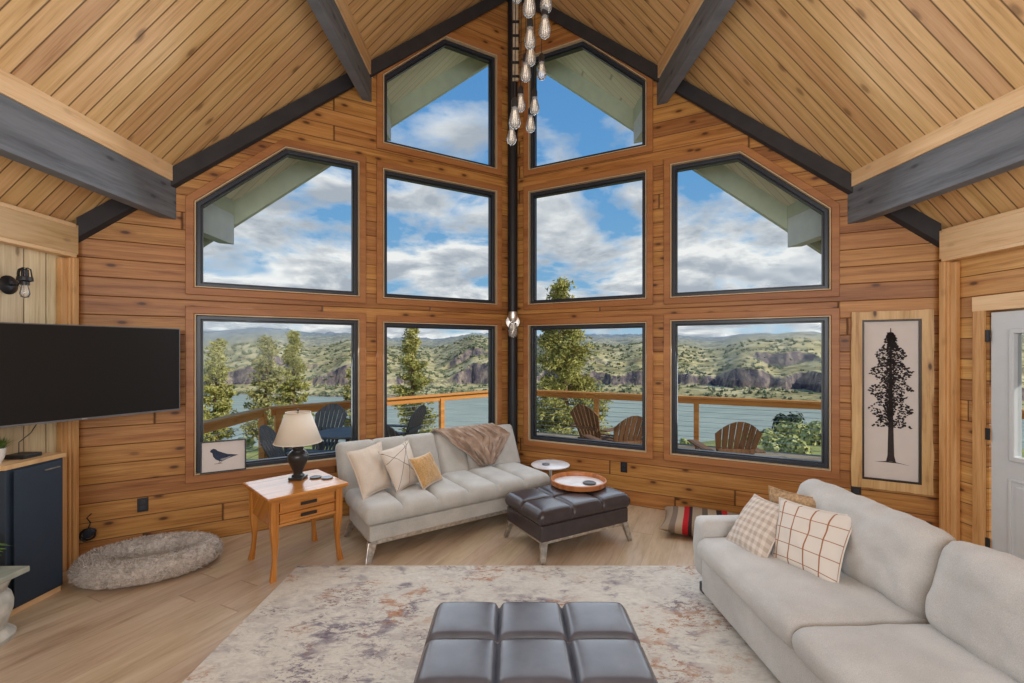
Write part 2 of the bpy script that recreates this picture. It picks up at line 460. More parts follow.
# ceilings (two slopes), roof above with its overhang
def slope_slab(side, y0, x1, off, d0, d1, ext=0):
    """slab under/over a roof slope; off = y overhang beyond the prow wall"""
    def P(x, y, d): return Vector((side * x, y, HR - S * x + d))
    pts = []
    for d in (d0, d1):
        pts += [P(0, y0, d), P(x1, y0, d), P(x1, YC - K * x1 + off, d), P(0, YC + off, d)]
    return pts
for side, nm in ((-1, 'ceiling'), (1, 'ceiling')):
    bm = BM(); hexa(bm, slope_slab(side, BACK, W + .15, .12, 0, .03))
    struct(nm, bm, M['ceilL' if side < 0 else 'ceilR'])
M['roof'] = plain('dark roof metal', (70, 74, 76), .6)
M['soffit'] = wood('cream soffit boards', (232, 230, 208), (238, 236, 216), (220, 218, 196), along=(1, 0, -1), across=(0, 1, 0), bw=.1, blen=9, knots=0, seam=.06, tint=.08, seamc=(176, 176, 156), bump=.3)
M['sage'] = plain('sage painted board', (190, 206, 186), .6, var=.04)
M['bluegrey'] = plain('pale blue grey painted beam end', (212, 226, 228), .6, var=.04)
OV = .93
for side in (-1, 1):
    bm = BM(); hexa(bm, slope_slab(side, BACK - .3, W + .75, OV + .05, .035, .24))
    struct('roof', bm, M['roof'])
    bm = BM()
    P = lambda x, y, d: Vector((side * x, y, HR - S * x + d))
    hexa(bm, [P(0, YC + .16, .012), P(W + .7, YC - K * (W + .7) + .16, .012), P(W + .7, YC - K * (W + .7) + OV, .012), P(0, YC + OV, .012),
              P(0, YC + .16, .034), P(W + .7, YC - K * (W + .7) + .16, .034), P(W + .7, YC - K * (W + .7) + OV, .034), P(0, YC + OV, .034)])
    struct('soffit', bm, M['soffit'])
    bm = BM()
    hexa(bm, [P(0, YC + OV - .05, -.25), P(W + .7, YC - K * (W + .7) + OV - .05, -.25), P(W + .7, YC - K * (W + .7) + OV, -.25), P(0, YC + OV, -.25),
              P(0, YC + OV - .05, .034), P(W + .7, YC - K * (W + .7) + OV - .05, .034), P(W + .7, YC - K * (W + .7) + OV, .034), P(0, YC + OV, .034)])
    struct('bargeboard', bm, M['sage'])
# side walls
def yz_plate(bm, x0, x1, outer, holes): plate(bm, lambda u, v, t: Vector((t, u, v)), outer, holes, x0, x1)
ye = wy(W) + .1
bm = BM(); yz_plate(bm, -W - .16, -W, [(BACK, -.1), (ye, -.1), (ye, ceil_z(W) + .02), (BACK, ceil_z(W) + .02)], [])
struct('wall_tv_side', bm, M['pale_boards'])
D0, D1, DT = 2.56, 3.40, 2.02
bm = BM(); yz_plate(bm, W, W + .16, [(BACK, -.1), (D0, -.1), (D0, DT), (D1, DT), (D1, -.1), (ye, -.1), (ye, ceil_z(W) + .02), (BACK, ceil_z(W) + .02)], [])
struct('wall_door_side', bm, M['wallS'])
bm = BM(); box(bm, (0, BACK - .08, 3.1), (2 * W + .4, .16, 6.5)); struct('wall_back', bm, M['wallS'])
# headers and casings on the side walls
n = 0
def trim(bm, mat, **k):
    global n; n += 1
    return struct('trim_%d' % n, bm, mat, **k)
for sx, mt in ((-1, 'headerL'), (1, 'trimwood')):
    bm = BM(); box(bm, (sx * (W - .03), (BACK + 3.72) / 2, 2.60), (.06, 3.72 - BACK, .235)); trim(bm, M[mt], bevel=.004)
    bm = BM(); box(bm, (sx * (W - .045), (BACK + 3.70) / 2, 2.468), (.08, 3.66 - BACK, .03)); trim(bm, M['trimwood'], bevel=.006)
    bm = BM(); box(bm, (sx * (W - .035), (BACK + 3.70) / 2, 2.708), (.07, 3.68 - BACK, .03)); trim(bm, M['trimwood'], bevel=.006)
    yb = 3.645
    bm = BM(); box(bm, (sx * (W - .035), yb + .045, 1.23), (.07, .05, 2.45))
    box(bm, (sx * (W - .028), yb + .012, 1.225), (.056, .022, 2.45)); box(bm, (sx * (W - .02), yb - .02, 1.22), (.04, .05, 2.44))
    trim(bm, M['trimv'], bevel=.007)
bm = BM(); box(bm, (-W + .012, 2.9, .05), (.024, 1.4, .1)); struct('baseboard_left', bm, M['trimwood'], bevel=.004)
# rake ledgers along the prow walls
for side in (-1, 1):
    bm = BM()
    s1 = SE - .02; pts = []
    for d in (-.165, -.004):
        for (s_, off) in ((0.0, -.06), (s1, -.06), (s1, .0), (0, .0)):
            p = wall_pt(side, s_, 0, off); pts.append(Vector((p.x, p.y, ceil_z(p.x) + d)))
    hexa(bm, pts); trim(bm, M['rake'])
# ceiling beams (purlins) with pale filler strip
def purlin(side, x0, x1, zb, zt, label):
    r = thing('ceiling_beam', label, 'beam', (side * x0, 1, zb), group=None)
    bm = BM(); ytop = min(wy(x0), wy(x1)) - .003
    f = lambda x: wy(x) + .01
    L0 = Vector((side * x0, 1, zb))
    pts = [Vector(p) - L0 for z in (zb, zt) for p in ((side * x0, BACK + .01, z), (side * x1, BACK + .01, z), (side * x1, f(x1), z), (side * x0, f(x0), z))]
    hexa(bm, pts); obj('beam_timber', bm, M['beam'], r, bevel=.004)
    bm = BM(); xa, xb = x0 - .012, x1
    pts = [Vector(p) - L0 for p in ((side * xa, BACK + .01, zt), (side * xb, BACK + .01, zt), (side * xb, f(xb), zt), (side * xa, f(xa), zt),
            (side * xa, BACK + .01, ceil_z(xa) - .003), (side * xb, BACK + .01, ceil_z(xb) + (-.003)), (side * xb, f(xb), ceil_z(xb) - .003), (side * xa, f(xa), ceil_z(xa) - .003))]
    if ceil_z(xb) - .003 < zt:
        for i in (5, 6): pts[i].z = zt + .001 - L0.z
    hexa(bm, pts); obj('filler_strip', bm, M['trimwood'], r)
    # outside continuation below the soffit
    bm = BM(); yo = lambda x: wy(x) + OV - .06
    hexa(bm, [Vector(p) - L0 for z in (zb - .02, zt - .02) for p in ((side * x0, wy(x0) + .165, z), (side * (x1 + .02), wy(x1) + .165, z), (side * (x1 + .02), yo(x1), z), (side * x0, yo(x0), z))])
    obj('beam_end', bm, M['bluegrey'], r, bevel=.004)
    bm = BM(); xb2 = x1 + .02
    hexa(bm, [Vector(p) - L0 for p in ((side * x0, wy(x0) + .165, zt - .02), (side * xb2, wy(xb2) + .165, zt - .02), (side * xb2, yo(xb2), zt - .02), (side * x0, yo(x0), zt - .02),
              (side * x0, wy(x0) + .165, ceil_z(x0)), (side * xb2, wy(xb2) + .165, max(zt, ceil_z(xb2))), (side * xb2, yo(xb2), max(zt, ceil_z(xb2))), (side * x0, yo(x0), ceil_z(x0)))])
    obj('beam_end_packer', bm, M['sage'], r)
purlin(-1, 3.005, 3.11, 2.872, 3.19, 'lower left charcoal ceiling beam running past above the television')
purlin(1, 3.014, 3.12, 2.872, 3.19, 'lower right charcoal ceiling beam running above the sofa and door')
purlin(-1, 1.53, 1.62, 4.374, 4.635, 'upper left charcoal ceiling beam, nearer the ridge on the television side')
purlin(1, 1.545, 1.64, 4.374, 4.635, 'upper right charcoal ceiling beam, nearer the ridge on the sofa side')
bm = BM(); box(bm, (0, (BACK + YC) / 2, 6.2), (.16, YC - BACK - .05, .2)); tag(obj('ridge_beam', bm, M['rake'], bevel=.004), 'dark ridge beam at the very top of the vaulted ceiling', 'beam')
# steel post in the prow corner
pr = thing('steel_post', 'black steel post standing in the corner where the window walls meet', 'post', (0.0, YC - .1, 0))
bm = BM(); lathe(bm, [(.06, 0), (.06, 6.08)], 24); obj('post_tube', bm, M['post'], pr, smooth=40)
bm = BM(); lathe(bm, [(.085, 0), (.085, .012), (.061, .016)], 20); obj('base_flange', bm, M['post'], pr, smooth=40)
M['palewrap'] = plain('pale weathered wrap', (196, 178, 150), .8, var=.15, sc=20)
bm = BM(); box(bm, (.03, -.07, 5.53), (.075, .02, 1.0)); w = obj('pale_batten', bm, M['palewrap'], pr, bevel=.003)
for q in (5.08, 5.25, 5.42, 5.58, 5.75):
    bm = BM(); box(bm, (.03, -.083, q), (.1, .012, .03)); obj('batten_clip', bm, M['blackmetal'], w)
# glass and chrome light on the post
gl = thing('post_light', 'small chrome and clear glass light fixed to the black corner post', 'light', (0, YC - .162, 2.07)); gl.scale = (1.7, 1.2, 1.7)
bm = BM(); lathe(bm, [(0, 0), (.045, 0), (.05, .012), (.02, .02), (0, .02)], 20, M=Matrix.Rotation(radians(90), 4, 'X')); obj('back_plate', bm, M['chrome'], gl, smooth=40)
bm = BM(); lathe(bm, [(0, .07), (.03, .07), (.034, .03), (.022, .0), (0, .0)], 16, c=(0, -.05, 0)); obj('lamp_socket', bm, M['chrome'], gl, smooth=40)
bm = BM(); lathe(bm, [(.0, 0), (.024, -.01), (.034, -.06), (.03, -.1), (0, -.125)], 16, c=(0, -.05, 0)); obj('glass_bulb', bm, M['bulbglass'], gl, smooth=60)
bm = BM(); tube(bm, [(0, -.05, -.01), (.008, -.05, -.05), (-.008, -.05, -.09)], .003, 6); obj('filament', bm, M['filament'], gl)

# outlets
def outlet(side, s, z, label):
    r = thing('wall_outlet', label, 'outlet', wall_pt(side, s, z), atan2(-side * K, 1))
    bm = BM(); box(bm, (0, -.004, 0), (.075, .008, .118)); obj('cover_plate', bm, M['blackmetal'], r, bevel=.003)
    bm = BM()
    for q in (-.025, .025): box(bm, (0, -.009, q), (.034, .004, .03))
    obj('socket_face', bm, M['winframe'], r, bevel=.002)
outlet(-1, 3.675, .40, 'black wall outlet above the fluffy dog bed')
outlet(1, 1.414, .41, 'black wall outlet right of the small round white table')
outlet(1, 3.517, .475, 'black wall outlet behind the sofa below the tree print')
# coiled cord near the trim
cd_ = thing('coiled_cord', 'small coil of black cord hung low on the wall beside the dog bed', 'cord', wall_pt(-1, 4.02, .23, -.012), atan2(K, 1))
bm = BM()
pts = []
for i in range(60):
    a = i * .33; rr = .045 + .006 * sin(i * .9)
    pts.append((rr * cos(a), -.012 - .0006 * i, rr * sin(a)))
tube(bm, pts, .005, 6); obj('cord_loops', bm, M['blackmetal'], cd_, smooth=60)
bm = BM(); tube(bm, [(0, -.01, .045), (.015, -.02, .09), (-.01, -.012, .13), (.02, -.01, .16)], .004, 6); obj('cord_tail', bm, M['blackmetal'], cd_, smooth=60)
bm = BM(); lathe(bm, [(0, 0), (.03, 0), (.034, .02), (0, .024)], 14, M=Matrix.Rotation(radians(90), 4, 'X')); obj('plug', bm, M['winframe'], cd_, smooth=40)

# ------------------------------------------------------------------ door on the right wall
dr = thing('door_1', kind='structure', loc=(W + .03, D1 - .02, 0))
def yz_local(bm, x0, x1, outer, holes, base):
    plate(bm, lambda u, v, t: Vector((t - base[0], u - base[1], v)), outer, holes, x0, x1)
base = (W + .03, D1 - .02)
ya, yb_, zt = D0 + .02, D1 - .02, DT - .012
bm = BM(); yz_local(bm, W + .01, W + .055, [(ya, .012), (yb_, .012), (yb_, zt), (ya, zt)], [[(ya + .15, .93), (yb_ - .15, .93), (yb_ - .15, zt - .15), (ya + .15, zt - .15)]], base)
leaf = obj('door_leaf', bm, M['door'], dr, bevel=.003)
bm = BM(); yz_local(bm, W - .004, W + .06, [(ya + .13, .91), (yb_ - .13, .91), (yb_ - .13, zt - .13), (ya + .13, zt - .13)], [[(ya + .165, .945), (yb_ - .165, .945), (yb_ - .165, zt - .165), (ya + .165, zt - .165)]], base)
lf = obj('window_surround', bm, M['door'], leaf, bevel=.006)
bm = BM(); yz_local(bm, W + .028, W + .032, [(ya + .15, .93), (yb_ - .15, .93), (yb_ - .15, zt - .15), (ya + .15, zt - .15)], [], base)
obj('door_pane', bm, M['glass'], leaf)
for (a, b) in ((ya + .12, (ya + yb_) / 2 - .04), ((ya + yb_) / 2 + .04, yb_ - .12)):
    bm = BM(); yz_local(bm, W + .002, W + .014, [(a, .2), (b, .2), (b, .78), (a, .78)], [[(a + .02, .22), (b - .02, .22), (b - .02, .76), (a + .02, .76)]], base)
    yz_local(bm, W + .004, W + .014, [(a + .05, .25), (b - .05, .25), (b - .05, .73), (a + .05, .73)], [], base)
    obj('raised_panel', bm, M['door'], leaf, bevel=.004)
for z in (.24, 1.08, 1.83):
    bm = BM(); box(bm, (W - .004 - base[0], D1 - .008 - base[1], z), (.016, .028, .09)); obj('hinge', bm, M['blackmetal'], dr, bevel=.002)
bm = BM(); lathe(bm, [(0, 0), (.03, 0), (.03, .01), (.012, .014), (.012, .04), (.028, .05), (.028, .07), (0, .078)], 16, c=(0, 0, 0), M=Matrix.Translation((W + .01 - base[0], ya + .06 - base[1], .95)) @ Matrix.Rotation(radians(-90), 4, 'Y')); obj('door_knob', bm, M['blackmetal'], dr, smooth=40)
bm = BM(); box(bm, (W - .012, D1 + .045, 1.02), (.024, .085, 2.04)); trim(bm, M['trimv'], bevel=.004)
bm = BM(); box(bm, (W - .012, (D0 + D1) / 2, DT + .06), (.026, D1 - D0 + .18, .115)); trim(bm, M['trimwood'], bevel=.004)
bm = BM(); box(bm, (W - .012, D0 - .045, 1.02), (.024, .085, 2.04)); trim(bm, M['trimv'], bevel=.004)

# ------------------------------------------------------------------ rug
def rugmat():
    t = NT('distressed rug'); p = t.pos()
    big = t.noise(p, 1.9, 4, .6, .4); p2 = t.scale(p, (1, 1.9, 1))
    mid = t.noise(p2, 7, 6, .75, .5); fine = t.noise(p2, 26, 6, .8, .3); p3 = t.scale(p, (1.3, 1, 1)); 
    b2 = t.noise(t.comb(t.math('ADD', t.dot(p, (1, 0, 0)), 7.7), t.dot(p, (0, 1.3, 0)), 3.1), 2.4, 3, .6, .5)
    b3 = t.noise(t.comb(t.math('ADD', t.dot(p, (1, 0, 0)), 21.7), t.dot(p, (0, 1.3, 0)), 9.1), 2.6, 3, .6, .5)
    cream = t.ramp(fine, [(.3, lin((190, 184, 172))), (.5, lin((212, 208, 198))), (.7, lin((224, 220, 212)))])
    def layer(col, c, patch, lo, hi, tex, a, b):
        m1 = t.ramp(patch, [(lo, 0.0), (hi, 1.0)]); m2 = t.ramp(tex, [(a, 0.0), (b, 1.0)])
        return t.mix(t.math('MULTIPLY', m1, m2), col, lin(c))
    col = layer(cream, (190, 184, 178), big, .42, .58, mid, .46, .54)
    col = layer(col, (140, 134, 142), b2, .48, .62, mid, .49, .57)
    col = layer(col, (112, 100, 110), b2, .52, .66, fine, .5, .58)
    col = layer(col, (180, 142, 116), b3, .52, .64, mid, .5, .58)
    col = layer(col, (160, 114, 86), b3, .48, .62, fine, .54, .6)
    inv = t.math('SUBTRACT', 1, mid)
    col = layer(col, (118, 108, 116), big, .50, .64, fine, .52, .6)
    t.bump(t.noise(p, 260, 2), .5, .004)
    return t.out(col, .95, 0, .1)
M['rug'] = rugmat()
rg = thing('area_rug', 'large cream rug with faded grey, plum and rust distressed pattern', 'rug', (.02, 2.24, 0), radians(-1.4))
bm = BM(); box(bm, (0, 0, .006), (3.62, 2.74, .012)); obj('rug_pile', bm, M['rug'], rg, bevel=.004)
M['rugedge'] = plain('rug binding', (188, 176, 158), .95)
bm = BM()
tube(bm, [(-1.81, -1.37, .006), (1.81, -1.37, .006), (1.81, 1.37, .006), (-1.81, 1.37, .006)], .006, 6, closed=True)
obj('bound_edge', bm, M['rugedge'], rg)

# ------------------------------------------------------------------ side table
st = thing('side_table', 'honey oak side table with two drawers between the dog bed and futon', 'table', (-1.835, 3.79, 0), radians(44))
# local: x from front-left toward right, -y is drawer face
TH = .635
bm = BM(); box(bm, (0, 0, TH - .0175), (.62, .62, .027)); tp = obj('table_top', bm, M['oakx'], st, bevel=.011, seg=3)
bm = BM(); box(bm, (0, 0, TH - .036), (.59, .59, .012)); obj('top_moulding', bm, M['oakx'], tp, bevel=.004)
for sx in (-1, 1):
    for sy in (-1, 1):
        bm = BM(); rings = []
        for i in range(13):
            z = (TH - .042) * (1 - i / 12); t_ = 1 - z / (TH - .042)
            w = .052 - .012 * sin(pi * min(1, max(0, (t_ - .35) / .65))) * 1
            if t_ > .45: w = .052 - .024 * sin(pi / 2 * (t_ - .45) / .35) if t_ < .8 else .028 + .012 * (t_ - .8) / .2
            bow = .0 if t_ < .4 else .012 * ((t_ - .4) / .6) ** 2 * 1.2 - .008 * sin(pi * (t_ - .4) / .6)
            cx, cy = sx * (.245 + bow), sy * (.245 + bow)
            rings.append([bm.verts.new((cx + a * w / 2, cy + b * w / 2, z)) for a, b in ((-1, -1), (1, -1), (1, 1), (-1, 1))])
        for A, B in zip(rings, rings[1:]):
            for k in range(4): bm.faces.new((A[k], A[(k + 1) % 4], B[(k + 1) % 4], B[k]))
        bm.faces.new(rings[0]); bm.faces.new(rings[-1])
        obj('leg', bm, M['oak'], st, smooth=40)
bm = BM()
for sx in (-1, 1): box(bm, (sx * .25, 0, TH - .145), (.02, .44, .2))
box(bm, (0, .25, TH - .145), (.44, .02, .2)); obj('side_panel', bm, M['oakx'], st)
bm = BM(); box(bm, (0, -.25, TH - .055), (.44, .018, .025)); box(bm, (0, -.25, TH - .14), (.44, .018, .014)); box(bm, (0, -.25, TH - .235), (.44, .018, .02))
obj('drawer_rail', bm, M['oakx'], st)
for z in (TH - .1, TH - .187):
    bm = BM(); box(bm, (0, -.252, z), (.42, .022, .068)); box(bm, (0, -.262, z), (.385, .008, .046)); d = obj('drawer', bm, M['oakx'], st, bevel=.004)
    bm = BM(); box(bm, (0, -.274, z), (.125, .008, .026)); box(bm, (-.05, -.268, z), (.014, .016, .02)); box(bm, (.05, -.268, z), (.014, .016, .02))
    obj('handle', bm, M['bronze'], d, bevel=.003)
# coasters
def at_table(x, y): 
    m = Matrix.Rotation(radians(44), 2); v = m @ Vector((x, y)); return (-1.835 + v.x, 3.79 + v.y)
for (lx, ly), lab, mt in (((.17, .02), 'round dark coaster on the side table, nearer the lamp', 'blackmetal'), ((.235, -.06), 'round grey coaster at the right edge of the side table', 'silver')):
    x, y = at_table(lx, ly)
    bm = BM(); lathe(bm, [(0, 0), (.045, 0), (.048, .004), (.048, .008), (.044, .010), (.04, .008), (0, .008)], 24)
    o = obj('coaster', bm, M[mt], smooth=40); o.location = (x, y, TH - .003); tag(o, lab, 'coaster')
# table lamp
lx, ly = at_table(-.03, .0)
lp = thing('table_lamp', 'table lamp with cream cone shade and dark urn base on side table', 'lamp', (-1.865, 3.9, TH - .003)); lp.scale = (.98, .98, .9)
bm = BM(); box(bm, (0, 0, .012), (.12, .12, .024)); obj('plinth', bm, M['ceramic'], lp, bevel=.004)
bm = BM(); lathe(bm, [(.0, .02), (.05, .022), (.052, .035), (.038, .05), (.042, .08), (.062, .13), (.08, .175), (.086, .205), (.08, .235), (.058, .262), (.042, .275), (.046, .285), (.046, .297), (.03, .303), (0, .304)], 32)
obj('urn_base', bm, M['ceramic'], lp, smooth=50)
bm = BM(); lathe(bm, [(.012, .30), (.012, .40)], 10); lathe(bm, [(.018, .36), (.022, .40), (.018, .43)], 12); obj('lamp_socket', bm, M['bronze'], lp, smooth=40)
bm = BM(); lathe(bm, [(.192, .345), (.1, .625)], 40)
bm.faces.ensure_lookup_table()
for f in [f for f in bm.faces if len(f.verts) > 4]: bm.faces.remove(f)
sh = obj('lamp_shade', bm, M['shade'], lp, smooth=60); md = sh.modifiers.new('thick', 'SOLIDIFY'); md.thickness = .003
for r_, z in ((.192, .345), (.1, .625)):
    bm = BM(); tube(bm, [(r_ * cos(i * pi / 16), r_ * sin(i * pi / 16), z) for i in range(32)], .004, 6, closed=True); obj('shade_rim', bm, M['shade'], sh, smooth=60)
bm = BM()
for k in range(3):
    a = k * 2 * pi / 3; tube(bm, [(0, 0, .6), (.099 * cos(a), .099 * sin(a), .615)], .002, 5)
tube(bm, [(0, 0, .42), (0, 0, .64)], .003, 6); lathe(bm, [(0, .635), (.01, .64), (.012, .65), (0, .665)], 10); obj('harp_and_finial', bm, M['bronze'], lp, smooth=40)

# ------------------------------------------------------------------ framed bird print
bp = thing('framed_bird_print', 'small framed print of a dark blue bird leaning in the left window corner', 'picture', wall_pt(-1, 3.09, .612, -.045), atan2(K, 1))
bp.rotation_euler[0] = radians(-5)
bw_, bh = .355, .285
bm = BM(); plate(bm, lambda u, v, t: Vector((u, t, v)), [(-bw_ / 2, 0), (bw_ / 2, 0), (bw_ / 2, bh), (-bw_ / 2, bh)], [[(-bw_ / 2 + .012, .012), (bw_ / 2 - .012, .012), (bw_ / 2 - .012, bh - .012), (-bw_ / 2 + .012, bh - .012)]], -.012, .008)
obj('frame', bm, M['blackmetal'], bp, bevel=.002)
bm = BM(); box(bm, (0, 0, bh / 2), (bw_ - .02, .004, bh - .02)); pp = obj('art_paper', bm, M['paper'], bp)
def flat(polys, name, mat, parent, y=-.004, dx=0, dz=0, s=1):
    bm = BM()
    for P_ in polys:
        plate(bm, lambda u, v, t: Vector((dx + u * s, t, dz + v * s)), P_, [], y, y + .0012)
    return obj(name, bm, mat, parent)
bird = [(-.105, .045), (-.098, .06), (-.08, .068), (-.062, .062), (-.045, .045), (-.01, .028), (.03, .01), (.075, .002), (.115, -.006), (.075, -.016), (.035, -.03), (.0, -.045), (-.03, -.048), (-.06, -.032), (-.08, -.005), (-.088, .03), (-.1, .038)]
M['birdblue'] = plain('deep blue ink', (44, 56, 82), .8, var=.2, sc=30)
M['birdlight'] = plain('grey ink', (150, 150, 156), .8)
flat([bird], 'bird_figure', M['birdblue'], pp, -.0035, 0, bh / 2 + .005)
flat([[(-.03, -.03), (.02, -.02), (.07, -.006), (.03, -.03), (-.01, -.043)]], 'wing_highlight', M['birdlight'], pp, -.005, 0, bh / 2 + .005)
flat([[(-.03, -.045), (-.026, -.045), (-.036, -.066), (-.04, -.066)], [(-.01, -.045), (-.006, -.045), (-.03, -.07), (-.034, -.07)], [(-.07, -.068), (-.01, -.066), (-.01, -.069), (-.07, -.071)]], 'bird_legs', M['ink'], pp, -.004, 0, bh / 2 + .005)

# ------------------------------------------------------------------ tree print on right wall
tp_ = thing('tree_print', 'tall framed ink print of a pine tree hung beside the right window', 'picture', wall_pt(1, 3.76, .495, -.004), atan2(-K, 1))
pw, ph = .56, 1.57
bm = BM()
def rough_rect(w, h, m, k, z0=0):
    pts = []
    cs = [(-w / 2, z0), (w / 2, z0), (w / 2, z0 + h), (-w / 2, z0 + h)]
    for i in range(4):
        a, b = Vector(cs[i]), Vector(cs[(i + 1) % 4]); nn = m
        dv = (b - a).normalized(); nv = Vector((-dv.y, dv.x))
        for j in range(nn):
            p = a.lerp(b, j / nn) + nv * (random.uniform(-k, k) if j else 0); pts.append(tuple(p))
    return pts
plate(bm, lambda u, v, t: Vector((u, t, v)), rough_rect(pw, ph, 14, .005), [[(-pw / 2 + .075, .075), (pw / 2 - .075, .075), (pw / 2 - .075, ph - .075), (-pw / 2 + .075, ph - .075)]], -.035, 0)
obj('frame', bm, M['knotty'], tp_, bevel=.004)
bm = BM(); plate(bm, lambda u, v, t: Vector((u, t, v)), [(-pw / 2 + .075, .075), (pw / 2 - .075, .075), (pw / 2 - .075, ph - .075), (-pw / 2 + .075, ph - .075)], [[(-pw / 2 + .092, .092), (pw / 2 - .092, .092), (pw / 2 - .092, ph - .092), (-pw / 2 + .092, ph - .092)]], -.026, -.002)
obj('inner_frame', bm, M['bronze'], tp_)
bm = BM(); box(bm, (0, -.008, ph / 2), (pw - .18, .006, ph - .18)); ap = obj('art_paper', bm, M['paper'], tp_)
rnd = random.Random(5); blobs = []
for i in range(2100):
    v = rnd.random(); zz = .55 + v * .83
    hw = (.155 * (1 - ((v - .42) / .62) ** 2)) ** 1 if v > .42 else .15 - .02 * (.42 - v)
    hw = max(.012, hw * (.85 + .22 * sin(zz * 38)))
    if v > .93: hw = .012 + (1 - v) * .4
    x = rnd.uniform(-hw, hw)
    if rnd.random() < .25: x = rnd.uniform(-.03, .03)
    if abs(x) < .03 and v < .12 and rnd.random() < .5: continue
    if noise.noise(Vector((x * 16, zz * 16, 3))) > .42 and abs(x) > .02: continue
    a0 = rnd.uniform(0, 6); r_ = rnd.uniform(.005, .012)
    blobs.append([(x + r_ * rnd.uniform(.5, 1.2) * cos(a0 + k * pi / 3), zz + .8 * r_ * rnd.uniform(.5, 1.2) * sin(a0 + k * pi / 3)) for k in range(6)])
blobs.append([(-.034, .24), (-.012, .25), (.012, .25), (.038, .238), (.024, .3), (.018, .6), (.01, 1.0), (.003, 1.42), (-.003, 1.42), (-.01, 1.0), (-.016, .6), (-.022, .3)])
blobs.append([(-.11, .238), (-.03, .25), (.03, .248), (.13, .226), (.05, .238), (-.04, .24)])
flat(blobs, 'tree_drawing', M['ink'], ap, -.0135)

# ------------------------------------------------------------------ television
tv = thing('television', 'large black flat television on a swivel arm at left wall', 'television', (-3.18, 3.475, 1.21), atan2(3.956 - 3.049, -2.875 + 3.414))
TW, THt = 1.25, .695
cx = -.06
bm = BM(); box(bm, (cx, .018, THt / 2), (TW, .03, THt)); obj('back_housing', bm, M['blackmetal'], tv, bevel=.004)
bm = BM(); plate(bm, lambda u, v, t: Vector((cx + u, t, v)), [(-TW / 2, 0), (TW / 2, 0), (TW / 2, THt), (-TW / 2, THt)], [[(-TW / 2 + .007, .014), (TW / 2 - .007, .014), (TW / 2 - .007, THt - .007), (-TW / 2 + .007, THt - .007)]], -.004, .004)
obj('bezel', bm, M['silver'], tv)
bm = BM(); box(bm, (cx, .001, THt / 2 + .003), (TW - .012, .004, THt - .018)); obj('screen', bm, M['screen'], tv)
bm = BM(); box(bm, (cx, -.006, .007), (.03, .004, .008)); obj('badge', bm, M['chrome'], tv)
bm = BM(); box(bm, (cx, .05, THt / 2), (.4, .04, .3)); box(bm, (cx, .085, THt / 2), (.08, .05, .22)); obj('mount_bracket', bm, M['blackmetal'], tv, bevel=.004)
inv = Matrix.Translation((-3.18, 3.475, 1.21)) @ Matrix.Rotation(tv.rotation_euler.z, 4, 'Z'); inv = inv.inverted()
bm = BM(); p0 = inv @ Vector((-W + .02, 3.42, 1.55)); bar(bm, p0, (cx, .1, THt / 2), .05, .07)
box(bm, (0, 0, 0), (.03, .14, .3), inv @ Matrix.Translation((-W + .02, 3.42, 1.55))); obj('mount_arm', bm, M['blackmetal'], tv, bevel=.003)

# ------------------------------------------------------------------ navy cabinet and what stands on it
cb = thing('navy_cabinet', 'narrow navy cabinet with pale oak top under the television', 'cabinet', (-3.43, 3.14, 0))
cp = [(.145, .2), (.125, -.16), (-.15, -.24), (-.15, .2)]
bm = BM(); prism(bm, cp, .04, .955); obj('cabinet_body', bm, M['navy'], cb, bevel=.004)
bm = BM(); prism(bm, [(x * .97 - .006, y * .97) for x, y in cp], 0, .04); obj('toe_kick', bm, M['trimwood'], cb)
bm = BM(); prism(bm, [(.16, .21), (.14, -.175), (-.15, -.26), (-.15, .21)], .955, .985); obj('cabinet_top', bm, M['butcher'], cb, bevel=.003)
bm = BM(); hexa(bm, [(.142, -.13, .06), (.15, -.13, .06), (.158, .18, .06), (.15, .18, .06), (.142, -.13, .94), (.15, -.13, .94), (.158, .18, .94), (.15, .18, .94)])
cdoor = obj('door', bm, M['navy'], cb, bevel=.002)
bm = BM(); bar(bm, (.165, .05, .90), (.17, .15, .90), .008, .008); obj('handle', bm, M['chrome'], cdoor)
def foliage(bm, c, r, n, L, wd, rnd, up=.4, droop=0):
    for i in range(n):
        a = rnd.uniform(0, 2 * pi); el = rnd.uniform(up, 1.45)
        d = Vector((cos(a) * cos(el), sin(a) * cos(el), sin(el)))
        b = Vector(c) + Vector((cos(a), sin(a), 0)) * rnd.uniform(0, r)
        l = L * rnd.uniform(.6, 1.1); s_ = d.cross(Vector((0, 0, 1))).normalized() * wd / 2
        m = b + d * l * .6; e = b + d * l + Vector((0, 0, -droop * l))
        v = [bm.verts.new(q) for q in (b - s_ * .4, b + s_ * .4, m + s_, m - s_)]; w_ = bm.verts.new(e)
        bm.faces.new(v); bm.faces.new((v[3], v[2], w_))
pp2 = thing('grass_plant', 'small green grassy plant in a white pot on the navy cabinet', 'plant', (-3.43, 3.02, .985))
bm = BM(); lathe(bm, [(0, 0), (.038, 0), (.055, .04), (.062, .1), (.057, .1), (.05, .085), (0, .08)], 24); obj('pot', bm, M['white'], pp2, smooth=50)
bm = BM(); foliage(bm, (0, 0, .08), .045, 260, .12, .006, random.Random(2), .5, .1); obj('grass_blades', bm, M['leaf'], pp2)
rt = thing('router_box', 'small black router with a cable on the navy cabinet top', 'router', (-3.42, 3.2, .985))
bm = BM(); box(bm, (0, 0, .014), (.14, .12, .028)); obj('router_case', bm, M['blackmetal'], rt, bevel=.005)
bm = BM(); tube(bm, [(-.03, 0, .028), (-.05, .02, .1), (.0, .05, .16), (.03, .06, .22)], .003, 6); obj('router_cable', bm, M['blackmetal'], rt, smooth=60)

